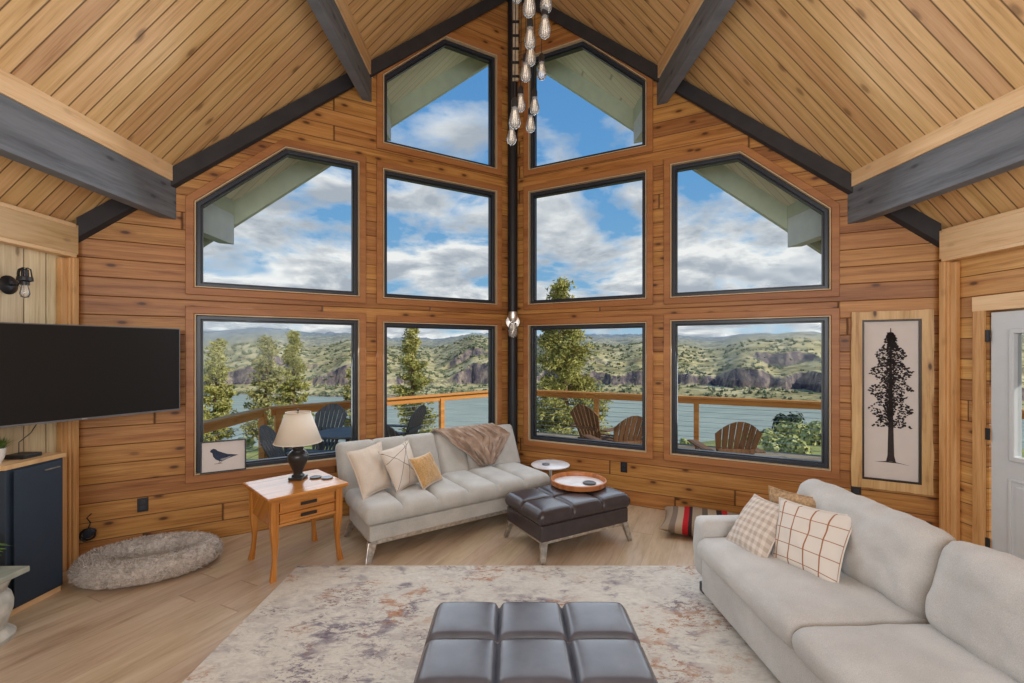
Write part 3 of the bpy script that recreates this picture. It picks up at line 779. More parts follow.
# ------------------------------------------------------------------ wall sconce
sc_ = thing('wall_sconce', 'dark iron cage sconce with clear bulb on the pale board wall', 'light', (-W, 3.25, 2.175))
bm = BM(); lathe(bm, [(0, 0), (.06, 0), (.066, .008), (.05, .022), (.02, .03), (0, .03)], 28, M=Matrix.Rotation(radians(90), 4, 'Y')); obj('back_plate', bm, M['blackmetal'], sc_, smooth=40)
bm = BM(); tube(bm, [(.02, 0, 0), (.07, 0, .0), (.08, 0, .02), (.075, 0, .08), (.08, 0, .105), (.1, 0, .115), (.12, 0, .105), (.12, 0, .09)], .008, 8); obj('arm', bm, M['blackmetal'], sc_, smooth=60)
bm = BM(); lathe(bm, [(.015, .1), (.02, .095), (.02, .05), (.042, .045), (.044, .02), (.024, .012), (.024, -.01)], 20, c=(.12, 0, .01)); obj('lamp_socket', bm, M['blackmetal'], sc_, smooth=40)
bm = BM()
for k in range(4):
    a = k * pi / 2 + .4; tube(bm, [(.12 + .01 * cos(a), .01 * sin(a), .12), (.12 + .03 * cos(a), .03 * sin(a), .11), (.12 + .038 * cos(a), .038 * sin(a), .05)], .004, 6)
obj('cage', bm, M['blackmetal'], sc_, smooth=60)
bm = BM(); lathe(bm, [(.0, -.1), (.02, -.095), (.028, -.07), (.022, -.03), (.014, -.005), (0, -.003)], 18, c=(.12, 0, .01)); obj('glass_bulb', bm, M['bulbglass'], sc_, smooth=60)

# ------------------------------------------------------------------ pedestal stand at lower left
ps = thing('pedestal_stand', 'low lime washed pedestal stand with square slab top by navy cabinet', 'stand', (-3.21, 2.72, 0), 0)
bm = BM(); box(bm, (0, 0, .375), (.32, .32, .035)); obj('slab_top', bm, M['sagewash'], ps, bevel=.006)
bm = BM(); lathe(bm, [(0, 0), (.165, 0), (.17, .03), (.15, .05), (.13, .07), (.14, .11), (.158, .17), (.16, .22), (.15, .26), (.13, .29), (.14, .32), (.15, .34), (.15, .36), (0, .36)], 32); obj('turned_pedestal', bm, M['limewash'], ps, smooth=40)
pl = thing('potted_plant', 'leafy green plant in a pale pot on the pedestal stand', 'plant', (-3.24, 2.68, .3925))
bm = BM(); lathe(bm, [(0, 0), (.07, 0), (.09, .06), (.09, .12), (.082, .12), (.08, .1), (0, .1)], 24); obj('pot', bm, M['white'], pl, smooth=50)
bm = BM(); foliage(bm, (0, 0, .1), .05, 60, .22, .035, random.Random(4), .35, .35)
foliage(bm, (.08, .04, .14), .02, 9, .12, .022, random.Random(8), .0, .2); obj('leaves', bm, M['leaf'], pl)

# ------------------------------------------------------------------ dog bed
M['fur'] = None
def furmat():
    t = NT('taupe shag fur'); p = t.pos(); n_ = t.noise(p, 38, 5, .75, .6); n2 = t.noise(p, 9, 3)
    col = t.ramp(t.math('ADD', t.math('MULTIPLY', n_, .75), t.math('MULTIPLY', n2, .25)), [(.35, lin((176, 166, 158))), (.5, lin((214, 206, 198))), (.66, lin((240, 234, 228)))])
    t.bump(n_, 1.0, .02); return t.out(col, .95, 0, .1)
M['fur'] = furmat()
dg = thing('dog_bed', 'oval taupe shaggy fur dog bed on floor by left wall', 'pet bed', (-2.895, 3.64, 0), radians(19))
bm = BM(); N1, N2 = 96, 26; A_, B_ = .385, .25
ring = []
for i in range(N1):
    a = 2 * pi * i / N1; c = Vector((A_ * cos(a), B_ * sin(a), 0)); nr = Vector((cos(a) / A_, sin(a) / B_, 0)).normalized()
    hz = .085 + .012 * cos(a - .3)
    ring.append([])
    for k in range(N2):
        b = 2 * pi * k / N2
        rr = .088 + .012 * noise.noise(Vector((cos(a) * 9, sin(a) * 9, b * 2.5))) + .006 * noise.noise(Vector((cos(a) * 30, sin(a) * 30, b * 8)))
        ring[-1].append(bm.verts.new(c + nr * rr * cos(b) + Vector((0, 0, max(.004, hz + .95 * rr * sin(b))))))
for i in range(N1):
    for k in range(N2):
        bm.faces.new((ring[i][k], ring[(i + 1) % N1][k], ring[(i + 1) % N1][(k + 1) % N2], ring[i][(k + 1) % N2]))
obj('bolster_rim', bm, M['fur'], dg, smooth=80)
bm = BM(); rings = []
for j in range(12):
    q = j / 11; R = []
    for i in range(48):
        a = 2 * pi * i / 48
        R.append(bm.verts.new((A_ * q * cos(a), B_ * q * sin(a), .06 - .01 * (1 - q) + .012 * noise.noise(Vector((q * cos(a) * 9, q * sin(a) * 6, 1))))) if q else None)
    if q == 0: R = [bm.verts.new((0, 0, .05))]
    rings.append(R)
for a_, b_ in zip(rings, rings[1:]):
    for i in range(48):
        if len(a_) == 1: bm.faces.new((a_[0], b_[i], b_[(i + 1) % 48]))
        else: bm.faces.new((a_[i], a_[(i + 1) % 48], b_[(i + 1) % 48], b_[i]))
obj('sleeping_pad', bm, M['fur'], dg, smooth=80)
# loose fur on rim and pad
rnd = random.Random(9); bm = BM()
for i in range(9000):
    a = rnd.uniform(0, 2 * pi); b = rnd.uniform(-.5, 3.3)
    c = Vector((A_ * cos(a), B_ * sin(a), .085)); nr = Vector((cos(a) / A_, sin(a) / B_, 0)).normalized()
    d = (nr * cos(b) + Vector((0, 0, sin(b)))).normalized(); p = c + d * .088
    d2 = (d + Vector((rnd.uniform(-.8, .8), rnd.uniform(-.8, .8), rnd.uniform(-.8, .4)))).normalized(); s_ = d2.cross(d + Vector((.01, 0, 0))).normalized() * .0035
    v = [bm.verts.new(q) for q in (p - s_, p + s_, p + d2 * rnd.uniform(.014, .026))]
    bm.faces.new(v)
tag(obj('shag_fibres', bm, M['fur'], dg), kind='stuff')

# ------------------------------------------------------------------ futon
FA = radians(33)
ft = thing('futon_sofa', 'light grey tufted futon sofa with chrome legs below the left windows', 'sofa', (-1.22, 3.68, 0), FA)
# local x: along front from left to right, y: toward the back
sxs = [-.95 + .3167 * k for k in range(1, 6)]
obj('seat_cushion', cushion(1.9, .68, .14, .045, .022, sxs, (), .03, .02, (90, 26, 5), Matrix.Translation((.95, .34, .29))), M['futon'], ft, smooth=70)
bm = BM(); box(bm, (.95, .34, .22), (1.84, .62, .13)); obj('seat_base', bm, M['futon'], ft, bevel=.012)
tilt = Matrix.Translation((.98, .62, .36)) @ Matrix.Rotation(radians(-90 + 25), 4, 'X') 
# back: a block whose top (z) faces the sitter
def backM():
    up = Vector((0, sin(radians(24)), cos(radians(24)))); nrm = Vector((0, -cos(radians(24)), sin(radians(24)))); xx = Vector((1, 0, 0))
    m = Matrix((xx, up, nrm)).transposed().to_4x4(); m.translation = Vector((.985, .70, .365)) + up * .245 - nrm * .07
    return m
BMX = backM()
bxs = [-.995 + .3317 * k for k in range(1, 6)]
obj('back_cushion', cushion(2.02, .50, .13, .045, .018, bxs, (), .028, .018, (90, 22, 5), BMX), M['futon'], ft, smooth=70)
bm = BM(); box(bm, (0, 0, -.012), (1.9, .42, .03), BMX); obj('back_panel', bm, M['futon'], ft, bevel=.01)
for (x, y, dx, dy) in ((.06, .06, -.05, -.05), (1.84, .06, .05, -.05), (.06, .62, -.05, .05), (1.84, .62, .05, .05)):
    bm = BM(); t0 = Vector((x, y, .15)); b0 = Vector((x + dx, y + dy, 0)); pts = []
    for c, w in ((b0, .024), (t0, .038)):
        for a, b in ((-1, -1), (1, -1), (1, 1), (-1, 1)): pts.append(c + Vector((a * w, b * w * .6, 0)))
    hexa(bm, pts); obj('leg', bm, M['chrome'], ft, bevel=.003)
bm = BM(); box(bm, (.95, .045, .142), (1.8, .02, .03)); box(bm, (.95, .635, .142), (1.8, .02, .03)); box(bm, (.055, .34, .142), (.02, .6, .03)); box(bm, (1.845, .34, .142), (.02, .6, .03)); obj('base_rail', bm, M['chrome'], ft, bevel=.003)
FM = Matrix.Translation((-1.22, 3.68, 0)) @ Matrix.Rotation(FA, 4, 'Z')
# throw blanket draped over the back
def throwmat():
    t = NT('taupe throw'); p = t.pos(); n_ = t.noise(p, 500, 2)
    col = t.ramp(t.noise(p, 14, 3), [(.3, lin((146, 124, 108))), (.7, lin((180, 158, 140)))]); t.bump(n_, .3, .002)
    t.b.inputs['Sheen Weight'].default_value = .3; return t.out(col, .9, 0, .1)
bm = BM(); nu, nv = 60, 44; G = []
MX = FM @ BMX; hh = .25; tt = .148
for j in range(nv + 1):
    q = -.30 + 1.30 * j / nv          # negative = over the top and behind
    v = max(0, q)
    L = -.03 + .45 * v; R = (.72 + .2 * (v / .3)) if v < .3 else .92 - .32 * (v - .3) / .7
    row = []
    for i in range(nu + 1):
        u = i / nu; s_ = L + (R - L) * u
        fold = .02 * sin(u * 34 + v * 3) + .010 * sin(u * 61 - v * 7)
        fold *= 1.5
        fold *= (.35 + .9 * min(1, v * 1.6))
        x = -1.01 + 1.02 + s_ + .01 * sin(v * 9 + i)
        if q >= 0: p = Vector((x, hh + .012 - q * .455, tt + .014 + abs(fold) * 1.2 + fold * .4)); 
        elif q > -.15: a = (-q) / .15; p = Vector((x, hh + .012 + .012, tt - a * .165 + .01 * (1 - a)))
        else: p = Vector((x, hh + .02 - (-q - .15) * .8, -.045 - .004 * sin(u * 30)))
        if q >= 0:
            # stay rounded at the top edge
            e = max(0, .05 - q * .43) / .05; p.z -= .02 * e * e
        row.append(bm.verts.new(MX @ p))
    G.append(row)
for j in range(nv):
    for i in range(nu): bm.faces.new((G[j][i], G[j][i + 1], G[j + 1][i + 1], G[j + 1][i]))
th = obj('throw_blanket', bm, throwmat(), smooth=80); tag(th, 'taupe throw blanket draped over the back of the futon sofa', 'blanket')
md = th.modifiers.new('thick', 'SOLIDIFY'); md.thickness = .006

# pillows on the futon: corners given in futon-local coordinates
def fp(x, y, z): return FM @ Vector((x, y, z))
def pil(name, label, BL, BR, TL, TR, t, mat, seed, edge=None):
    r = thing(name, label, 'pillow', tuple((Vector(BL) + Vector(BR)) / 2))
    o = r.location.copy(); c = [Vector(q) - o for q in (BL, BR, TL, TR)]
    b = pillow_bm(*c, t, seed); cov = obj('cover', b, mat, r, smooth=80)
    obj('piping', pillow_edge(*c), edge or mat, r, smooth=80)
    return r, c
M['linen'] = fabric('cream linen', (206, 192, 176), 220, .08)
M['mustard'] = fabric('mustard velvet', (196, 156, 102), 120, .2, sheen=.5)
def crossmat():
    t = NT('cream cotton with crossing dark stitches'); uv = t.node('ShaderNodeUVMap').outputs[0]
    sp = t.node('ShaderNodeSeparateXYZ'); t.link(uv, sp.inputs[0]); u, v = sp.outputs[0], sp.outputs[1]
    def line(a, b, c, w):   # a*u+b*v=c
        d = t.math('ABSOLUTE', t.math('SUBTRACT', t.math('ADD', t.math('MULTIPLY', u, a), t.math('MULTIPLY', v, b)), c))
        return t.ramp(d, [(w, 1.0), (w + .004, 0.0)])
    col = lin((208, 198, 186)); out = None
    ls = [line(.75, -.66, .0, .004), line(.66, .75, .70, .004), line(.95, -.3, .43, .004), line(-.3, .95, .62, .003)]
    f = ls[0]
    for l in ls[1:]: f = t.math('MAXIMUM', f, l)
    return t.out(t.mix(f, col, lin((78, 66, 60))), .9, 0, .1)
M['cross'] = crossmat()
pil('cream_pillow', 'plain cream square pillow, leftmost of the three on the futon', fp(.04, .24, .445), fp(.36, .42, .46), fp(-.02, .56, .80), fp(.34, .68, .84), .13, M['linen'], 1)
pil('stitched_pillow', 'cream pillow with thin crossing dark lines, middle one on the futon', fp(.35, .27, .445), fp(.64, .42, .46), fp(.24, .46, .79), fp(.60, .64, .83), .12, M['cross'], 4, M['linen'])
r_, cc = pil('mustard_pillow', 'small mustard velvet pillow, rightmost of the three on the futon', fp(.57, .20, .45), fp(.86, .40, .455), fp(.49, .36, .71), fp(.74, .44, .73), .11, M['mustard'], 7, M['linen'])

# ------------------------------------------------------------------ leather ottomans
def ottoman(label, loc, rz, mat, w=.96, d=.6):
    r = thing('leather_ottoman', label, 'ottoman', loc, rz)
    obj('tufted_cushion', cushion(w + .01, d + .01, .115, .04, .022, [-w / 6, w / 6], [0], .022, .012, (120, 76, 5), Matrix.Translation((0, 0, .292))), mat, r, smooth=70)
    bm = BM(); box(bm, (0, 0, .228), (w - .02, d - .02, .135)); obj('box_base', bm, mat, r, bevel=.012)
    bm = BM()
    for sy in (-1, 1): box(bm, (0, sy * (d / 2 - .03), .152), (w - .05, .02, .028))
    for sx in (-1, 1): box(bm, (sx * (w / 2 - .04), 0, .152), (.02, d - .06, .028))
    obj('base_rail', bm, M['chrome'], r, bevel=.003)
    for sx in (-1, 1):
        for sy in (-1, 1):
            bm = BM(); pts = []
            for c, q in ((Vector((sx * (w / 2 - .01), sy * (d / 2 + .01), 0)), .02), (Vector((sx * (w / 2 - .045), sy * (d / 2 - .03), .165)), .03)):
                for a, b in ((-1, -1), (1, -1), (1, 1), (-1, 1)): pts.append(c + Vector((a * q, b * q * .7, 0)))
            hexa(bm, pts); obj('leg', bm, M['chrome'], r, bevel=.003)
    return r
ottoman('dark brown tufted leather ottoman carrying the round wooden tray', (.46, 4.14, 0), radians(28), M['leather'])
ottoman('dark brown tufted leather ottoman standing on the rug, nearest the camera', (.0, 2.05, .012), radians(-1.4), M['leather_sheen'], .96, .60)
# tray with its things
tr_ = thing('round_tray', 'round wooden tray with raised rim on the brown ottoman', 'tray', (.60, 4.36, .432))
bm = BM(); lathe(bm, [(0, 0), (.25, 0), (.262, .008), (.266, .05), (.256, .055), (.25, .048), (.247, .012), (0, .01)], 56); obj('tray_body', bm, M['tray'], tr_, smooth=40)
bm = BM(); lathe(bm, [(0, .0), (.244, .0), (.244, .004), (0, .004)], 48, c=(0, 0, .0105)); obj('tray_lining', bm, M['marble'], tr_, smooth=40)
bm = BM(); lathe(bm, [(0, 0), (.06, 0), (.065, .008), (.05, .016), (0, .012)], 24); o = obj('small_dish', bm, M['bronze'], smooth=40); o.location = (.70, 4.33, .4475); tag(o, 'small dark dish lying inside the round wooden tray', 'dish')

# small round side table behind the ottoman
wt = thing('round_side_table', 'small round white pedestal table beside the futon end', 'table', (.40, 5.0, 0))
bm = BM(); lathe(bm, [(0, 0), (.17, 0), (.21, .008), (.212, .018), (.2, .024), (0, .024)], 48, c=(0, 0, .446)); obj('table_top', bm, M['marble'], wt, smooth=40)
bm = BM(); lathe(bm, [(.02, .02), (.018, .44), (.05, .448)], 16); obj('pedestal', bm, M['white'], wt, smooth=40)
bm = BM(); lathe(bm, [(0, 0), (.14, 0), (.14, .01), (.03, .022), (0, .022)], 32); obj('base', bm, M['white'], wt, smooth=40)
bm = BM(); lathe(bm, [(0, 0), (.04, 0), (.042, .012), (.034, .014), (0, .01)], 20); o = obj('drink_coaster', bm, M['silver'], smooth=40); o.location = (.345, 4.96, .47); tag(o, 'little grey coaster on the small round white table', 'coaster')

# striped floor cushion
def stripemat():
    t = NT('striped kilim'); uv = t.node('ShaderNodeUVMap').outputs[0]; sp = t.node('ShaderNodeSeparateXYZ'); t.link(uv, sp.inputs[0])
    c = [(0, (150, 132, 112)), (.1, (120, 104, 92)), (.17, (168, 148, 126)), (.25, (172, 38, 44)), (.31, (60, 44, 44)), (.35, (150, 132, 112)), (.46, (100, 88, 78)), (.52, (164, 146, 122)), (.62, (60, 50, 48)), (.68, (176, 44, 48)), (.75, (150, 132, 112)), (.88, (110, 96, 84))]
    col = t.ramp(sp.outputs[0], [(a, lin(b)) for a, b in c], 'CONSTANT')
    t.bump(t.noise(t.pos(), 200, 2), .4, .003); return t.out(col, .95, 0, .1)
M['kilim'] = stripemat()
fc = thing('striped_floor_cushion', 'striped taupe and red floor cushion on floor behind the sofa arm', 'cushion', (1.80, 4.28, 0), radians(-24))
obj('cushion_cover', pillow_bm((-.40, -.32, .08), (.40, -.32, .08), (-.40, .32, .08), (.40, .32, .08), .19, 3, 24, .008), M['kilim'], fc, smooth=80)
for v in fc.children[0].data.vertices: v.co.z = max(.003, v.co.z)

# ------------------------------------------------------------------ big sofa at right
sf = thing('fabric_sofa', 'long pale grey fabric sofa along the right side of rug', 'sofa', (1.25, 2.1, 0), radians(0.6))
# local: x depth (0 front .. 1.02 back), y along; arm at y=1.13
bm = cushion(.92, .15, .40, .035, 0, n=(24, 6, 8), M=Matrix.Translation((.46, 1.065, .13)) ); obj('arm', bm, M['sofa'], sf, smooth=70)
bm = cushion(.92, .15, .40, .035, 0, n=(24, 6, 8), M=Matrix.Translation((.46, -1.325, .13)) ); obj('arm', bm, M['sofa'], sf, smooth=70)
bm = BM(); box(bm, (.43, -.13, .175), (.88, 2.25, .25)); obj('sofa_base', bm, M['sofa'], sf, bevel=.02, seg=3)
bm = cushion(.16, 2.3, .56, .05, 0, n=(6, 40, 10), M=Matrix.Translation((.84, -.13, .10))); obj('back_frame', bm, M['sofa'], sf, smooth=70)
for (y0, y1, sd) in ((-.005, .985, 3), (-1.245, -.012, 5)):
    l = y1 - y0
    bm = cushion(.80, l, .15, .05, .022, n=(34, 40, 6), M=Matrix.Translation((.355, (y0 + y1) / 2, .285)), wob=.006, seed=sd); obj('seat_cushion', bm, M['sofa'], sf, smooth=80)
    up = Vector((sin(radians(14)), 0, cos(radians(14)))); nr = Vector((-cos(radians(14)), 0, sin(radians(14)))); yy = Vector((0, 1, 0))
    m = Matrix((yy, up, nr)).transposed().to_4x4(); m.translation = Vector((.615, (y0 + y1) / 2, .43)) + up * .20 - nr * .13
    bm = cushion(l - .01, .44, .20, .085, .03, n=(60, 40, 8), M=m, wob=.02, seed=sd + 2); obj('back_cushion', bm, M['sofa'], sf, smooth=80)
for x in (.06, .85):
    for y in (1.08, -1.34):
        bm = BM(); box(bm, (x, y, .033), (.06, .06, .064 )); obj('foot', bm, M['blackmetal'], sf, bevel=.004)
bm = BM(); box(bm, (.44, -.13, .045), (.8, 2.1, .01)); 
obj('base_cloth', bm, M['blackmetal'], sf)
sf.location.z = .013

def gingham(name, c0, c1, c2, nx, thin=False, line=None):
    t = NT(name); uv = t.node('ShaderNodeUVMap').outputs[0]; sp = t.node('ShaderNodeSeparateXYZ'); t.link(uv, sp.inputs[0])
    if not thin:
        fs = [t.ramp(t.math('FRACT', t.math('MULTIPLY', s_, nx)), [(.46, 0.0), (.54, 1.0)]) for s_ in sp.outputs[:2]]
        sm = t.math('MULTIPLY', t.math('ADD', fs[0], fs[1]), .5)
        col = t.ramp(sm, [(0, lin(c0)), (.5, lin(c1)), (1, lin(c2))])
    else:
        f = None
        for s_, k, w in ((sp.outputs[0], nx, .05), (sp.outputs[1], nx, .03)):
            d = t.math('ABSOLUTE', t.math('SUBTRACT', t.math('FRACT', t.math('MULTIPLY', s_, k)), .5))
            l = t.ramp(d, [(w * .7, 1.0), (w, 0.0)]); f = l if f is None else t.math('MAXIMUM', f, l)
        col = t.mix(f, lin(c0), lin(c1))
    t.bump(t.noise(t.pos(), 260, 2), .3, .002)
    return t.out(col, .9, 0, .1)
M['ging'] = gingham('taupe gingham', (216, 208, 200), (202, 192, 182), (182, 170, 158), 8)
M['plaid'] = gingham('white rust windowpane', (218, 212, 204), (160, 112, 80), None, 4.5, True)
M['sand'] = fabric('sand jacquard', (186, 156, 120), 60, .25)
pil('sand_pillow', 'sand coloured pillow at the back, wedged in the sofa corner', (1.66, 3.06, .44), (1.90, 2.80, .50), (1.67, 3.04, .80), (1.90, 2.78, .79), .12, M['sand'], 12)
pil('gingham_pillow', 'taupe and cream gingham pillow nearest the sofa arm', (1.35, 3.02, .435), (1.42, 2.68, .43), (1.59, 3.07, .735), (1.70, 2.82, .73), .14, M['ging'], 15)
pil('plaid_pillow', 'cream pillow with rust windowpane lines, rightmost on the sofa', (1.51, 2.75, .435), (1.65, 2.39, .43), (1.63, 2.86, .78), (1.875, 2.53, .78), .14, M['plaid'], 19)

# ------------------------------------------------------------------ pendant chandelier
F = 455.0
def pix(x, y, t):
    u = (x - 512) / F; c, s_ = cos(YAW), sin(YAW)
    return Vector((CAMX + t * (u * c + s_), t * (c - u * s_), CAMH - (y - 350.3) * t / F))
ch = thing('pendant_chandelier', 'hanging cluster of clear teardrop bulbs on dark cords from the ridge', 'chandelier', (0.06, 2.62, 6.0))
CO = Vector((0.06, 2.62, 6.0))
bm = BM(); lathe(bm, [(0, .1), (.28, .1), (.28, .06), (.26, .05), (0, .05)], 40); obj('canopy', bm, M['blackmetal'], ch, smooth=40)
BULBS = [(529.2, 4, 2.2), (546, 1, 2.35), (544.8, 26, 2.35), (530, 37, 2.45), (530.6, 55, 2.65), (525.7, 71, 2.7), (541.6, 70, 2.9), (520.7, 102, 3.0), (514.8, 117, 2.45), (511.7, 135.5, 3.05), (534.6, 105, 3.0), (530.6, 123, 3.05), (524, -20, 2.3), (538, -28, 2.5), (517, -8, 2.6)]
for (x, y, t) in BULBS:
    p = pix(x, y, t) - CO
    bm = BM(); r_ = .030
    prof = [(0, -.062), (.014, -.06), (.027, -.048), (.032, -.03), (.030, -.008), (.022, .022), (.0145, .05), (.013, .058)]
    lathe(bm, prof, 18, c=p); bl = obj('glass_bulb', bm, M['bulbglass'], ch, smooth=60)
    bm = BM()
    for k in range(6):
        a0 = k * pi / 3; tube(bm, [p + Vector((.006 * cos(a0), .006 * sin(a0), .035)), p + Vector((.013 * cos(a0 + .5), .013 * sin(a0 + .5), -.035))], .0012, 4)
    obj('filament', bm, M['filament'], bl)
    bm = BM(); lathe(bm, [(.015, .05), (.018, .052), (.018, .09), (.008, .105), (0, .105)], 14, c=p); obj('lamp_socket', bm, M['blackmetal'], ch, smooth=40)
    bm = BM(); tube(bm, [p + Vector((0, 0, .1)), p * .5 + Vector((0, 0, 0.02)) if False else p.lerp(Vector((p.x * .8, p.y * .55, .06)), .9), Vector((p.x * .8, p.y * .55, .06))], .0028, 6); obj('cord', bm, M['blackmetal'], ch)

# ================================================================== OUTSIDE
# deck
DKZ = -.1
M['deckwood'] = wood('weathered deck boards', (150, 132, 108), (172, 152, 126), (116, 98, 78), along=(1, 0, 0), across=(0, 1, 0), bw=.14, blen=3, seam=.05, knots=.1, rough=.8)
bm = BM()
RL = [(-3.95, -2.0), (-3.9, 7.15), (.05, 10.4), (8.0, 6.35), (8.0, -2.0)]
outer = [(-4.0, -2.5), (-4.0, 7.2), (.05, 10.5), (8.1, 6.4), (8.1, -2.5)]
hole = [(-3.76, -2.6)]
prism(bm, [(-4.0, -2.5), (-3.76, -2.5), (-3.76, wy(W) + .1), (-W, wy(W) + .2), (0, YC + .2), (W, wy(W) + .2), (3.78, wy(W) + .1), (3.78, -2.5), (8.1, -2.5), (8.1, 6.4), (.05, 10.5), (-4.0, 7.2)], DKZ - .15, DKZ)
struct('deck', bm, M['deckwood'])
M['railwood'] = wood('golden cedar rail', (202, 134, 62), (218, 154, 80), (170, 104, 44), along=(.7, .4, .3), across=(0, .5, .7), knots=.2, grain=12, rough=.6)
M['cable'] = plain('steel cable', (190, 196, 198), .35, .6)
def railing(p, q, posts, label, extra=()):
    p = Vector((p[0], p[1], 0)); q = Vector((q[0], q[1], 0)); d = (q - p); L = d.length; ang = atan2(d.y, d.x)
    r = thing('deck_railing', label, 'railing', (p.x, p.y, DKZ), ang)
    bm = BM(); box(bm, (L / 2, 0, .925), (L + .04, .14, .04)); obj('top_rail', bm, M['railwood'], r, bevel=.006)
    bm = BM(); box(bm, (L / 2, 0, .85), (L, .04, .09)); obj('sub_rail', bm, M['railwood'], r, bevel=.004)
    for s_ in posts:
        bm = BM(); box(bm, (s_, 0, .43), (.09, .09, .86)); obj('rail_post', bm, M['railwood'], r, bevel=.004)
    bm = BM()
    for k in range(8): tube(bm, [(0, 0, .08 + k * .095), (L, 0, .08 + k * .095)], .0035, 5)
    tag(obj('steel_cables', bm, M['cable'], r), kind='stuff')
A_pt, B_pt, C_pt, D_pt = (-3.72, 7.16), (.05, 10.35), (8.0, 6.3), (-3.88, -2.2)
A0, B1 = (-3.76, 6.99), (.12, 10.32)
railing(D_pt, A0, (.05, 2.0, 4.0, 6.0, 7.6, 9.2), 'cedar deck railing seen at far left, running back beside the house')
LL = (Vector(B_pt) - Vector(A_pt)).length
railing(A_pt, B_pt, (.10, 1.65, 3.12, 4.75), 'cedar deck railing with steel cables beyond the left windows')
railing(B1, C_pt, (.05, 1.94, 3.87, 6.1, 8.0), 'cedar deck railing with steel cables beyond the right windows')
railing(C_pt, (8.0, -2.2), (.1, 2.1, 4.1, 6.1, 8.1), 'cedar deck railing seen through the pane of the door')

# adirondack chairs
def adirondack(mat, dark=False):
    r = thing('adirondack_chair', None, None)
    # faces +y (away from house); back leans toward -y
    n_ = 7
    for k in range(n_):
        u = (k - 3) / 3.0; bm = BM()
        x0, x1 = u * .165, u * .245
        w0, w1 = .034, .067
        arc = lambda x: .95 - 2.1 * x * x
        def P(x, h, dy): return Vector((x, -.20 - (h - .2) * .42 + dy, h))
        ring = []
        for h, w, x in ((.22, w0, x0), (.55, (w0 + w1) / 2, (x0 + x1) / 2), (None, w1, x1)):
            hl, hr = (h, h) if h else (arc(x - w / 2), arc(x + w / 2))
            ring.append([bm.verts.new(P(x - w / 2, hl, 0)), bm.verts.new(P(x + w / 2, hr, 0)), bm.verts.new(P(x + w / 2, hr, .02)), bm.verts.new(P(x - w / 2, hl, .02))])
        for A, B in zip(ring, ring[1:]):
            for q in range(4): bm.faces.new((A[q], A[(q + 1) % 4], B[(q + 1) % 4], B[q]))
        bm.faces.new(ring[0]); bm.faces.new(ring[-1]); obj('back_slat', bm, mat, r)
    bm = BM(); box(bm, (0, -.21 - .12 * .42 - .02, .34), (.5, .025, .06)); box(bm, (0, -.37, .56), (.44, .02, .05)); obj('back_brace', bm, mat, r)
    bm = BM()
    for k in range(6): box(bm, (0, .28 - k * .085, .36 - k * .022), (.52, .075, .02))
    obj('seat_slats', bm, mat, r)
    for sx in (-1, 1):
        bm = BM(); box(bm, (sx * .31, .02, .545), (.13, .72, .022)); obj('arm', bm, mat, r, bevel=.008)
        bm = BM(); box(bm, (sx * .27, .28, .267), (.03, .09, .535)); obj('front_leg', bm, mat, r)
        bm = BM(); bar(bm, (sx * .27, .3, .33), (sx * .27, -.48, .045), .03, .09); obj('rear_leg', bm, mat, r)
    return r
def copy_tree(o, parent=None):
    c = o.copy(); COL.objects.link(c)
    if parent is not None: c.parent = parent
    for q in list(o.children): copy_tree(q, c)
    return c
M['chairbrown'] = wood('weathered brown chair wood', (116, 82, 54), (138, 100, 68), (84, 56, 36), along=(0, 0, 1), across=(1, 0, 0), knots=0, rough=.7)
M['chairdark'] = plain('slate grey chair paint', (98, 100, 98), .6, var=.1)
cbn = adirondack(M['chairbrown']); cdk = adirondack(M['chairdark'])
spots = [(cbn, 2.83, 5.98, -6, 'brown slatted deck chair alone beyond the far right window'),
         (cbn, 1.52, 7.6, -48, 'brown slatted deck chair leaning right, left of the pair outside'),
         (cbn, 1.52, 6.5, 14, 'brown slatted deck chair, right of the pair outside'),
         (cdk, -2.42, 5.45, -80, 'dark slatted deck chair seen behind the table lamp'),
         (cdk, -2.98, 7.0, 168, 'slate grey deck chair behind the round deck table'),
         (cdk, -1.88, 7.4, 75, 'dark deck chair seen side-on beyond the futon back'),
         (cdk, -1.45, 6.0, -20, 'dark deck chair low behind the window post above the futon')]
used = set()
for (o, x, y, a, lab) in spots:
    c = copy_tree(o) if o.name in used else o
    used.add(o.name); c.location = (x, y, DKZ); c.rotation_euler[2] = radians(a)
    tag(c, lab, 'chair', 'adirondack chairs on the deck')
dt = thing('deck_table', 'round slate grey slatted table on the deck behind the lamp', 'table', (-2.25, 6.4, DKZ))
bm = BM(); lathe(bm, [(0, 0), (.44, 0), (.45, .012), (.44, .028), (0, .028)], 40, c=(0, 0, .66)); obj('table_top', bm, M['chairdark'], dt, smooth=40)
for k in range(4):
    a = k * pi / 2 + .5; bm = BM(); bar(bm, (.15 * cos(a), .15 * sin(a), .66), (.36 * cos(a), .36 * sin(a), 0), .05, .03); obj('leg', bm, M['chairdark'], dt)
bm = BM(); tube(bm, [(.26 * cos(i * pi / 12), .26 * sin(i * pi / 12), .3) for i in range(24)], .012, 6, closed=True); obj('stretcher_ring', bm, M['chairdark'], dt)

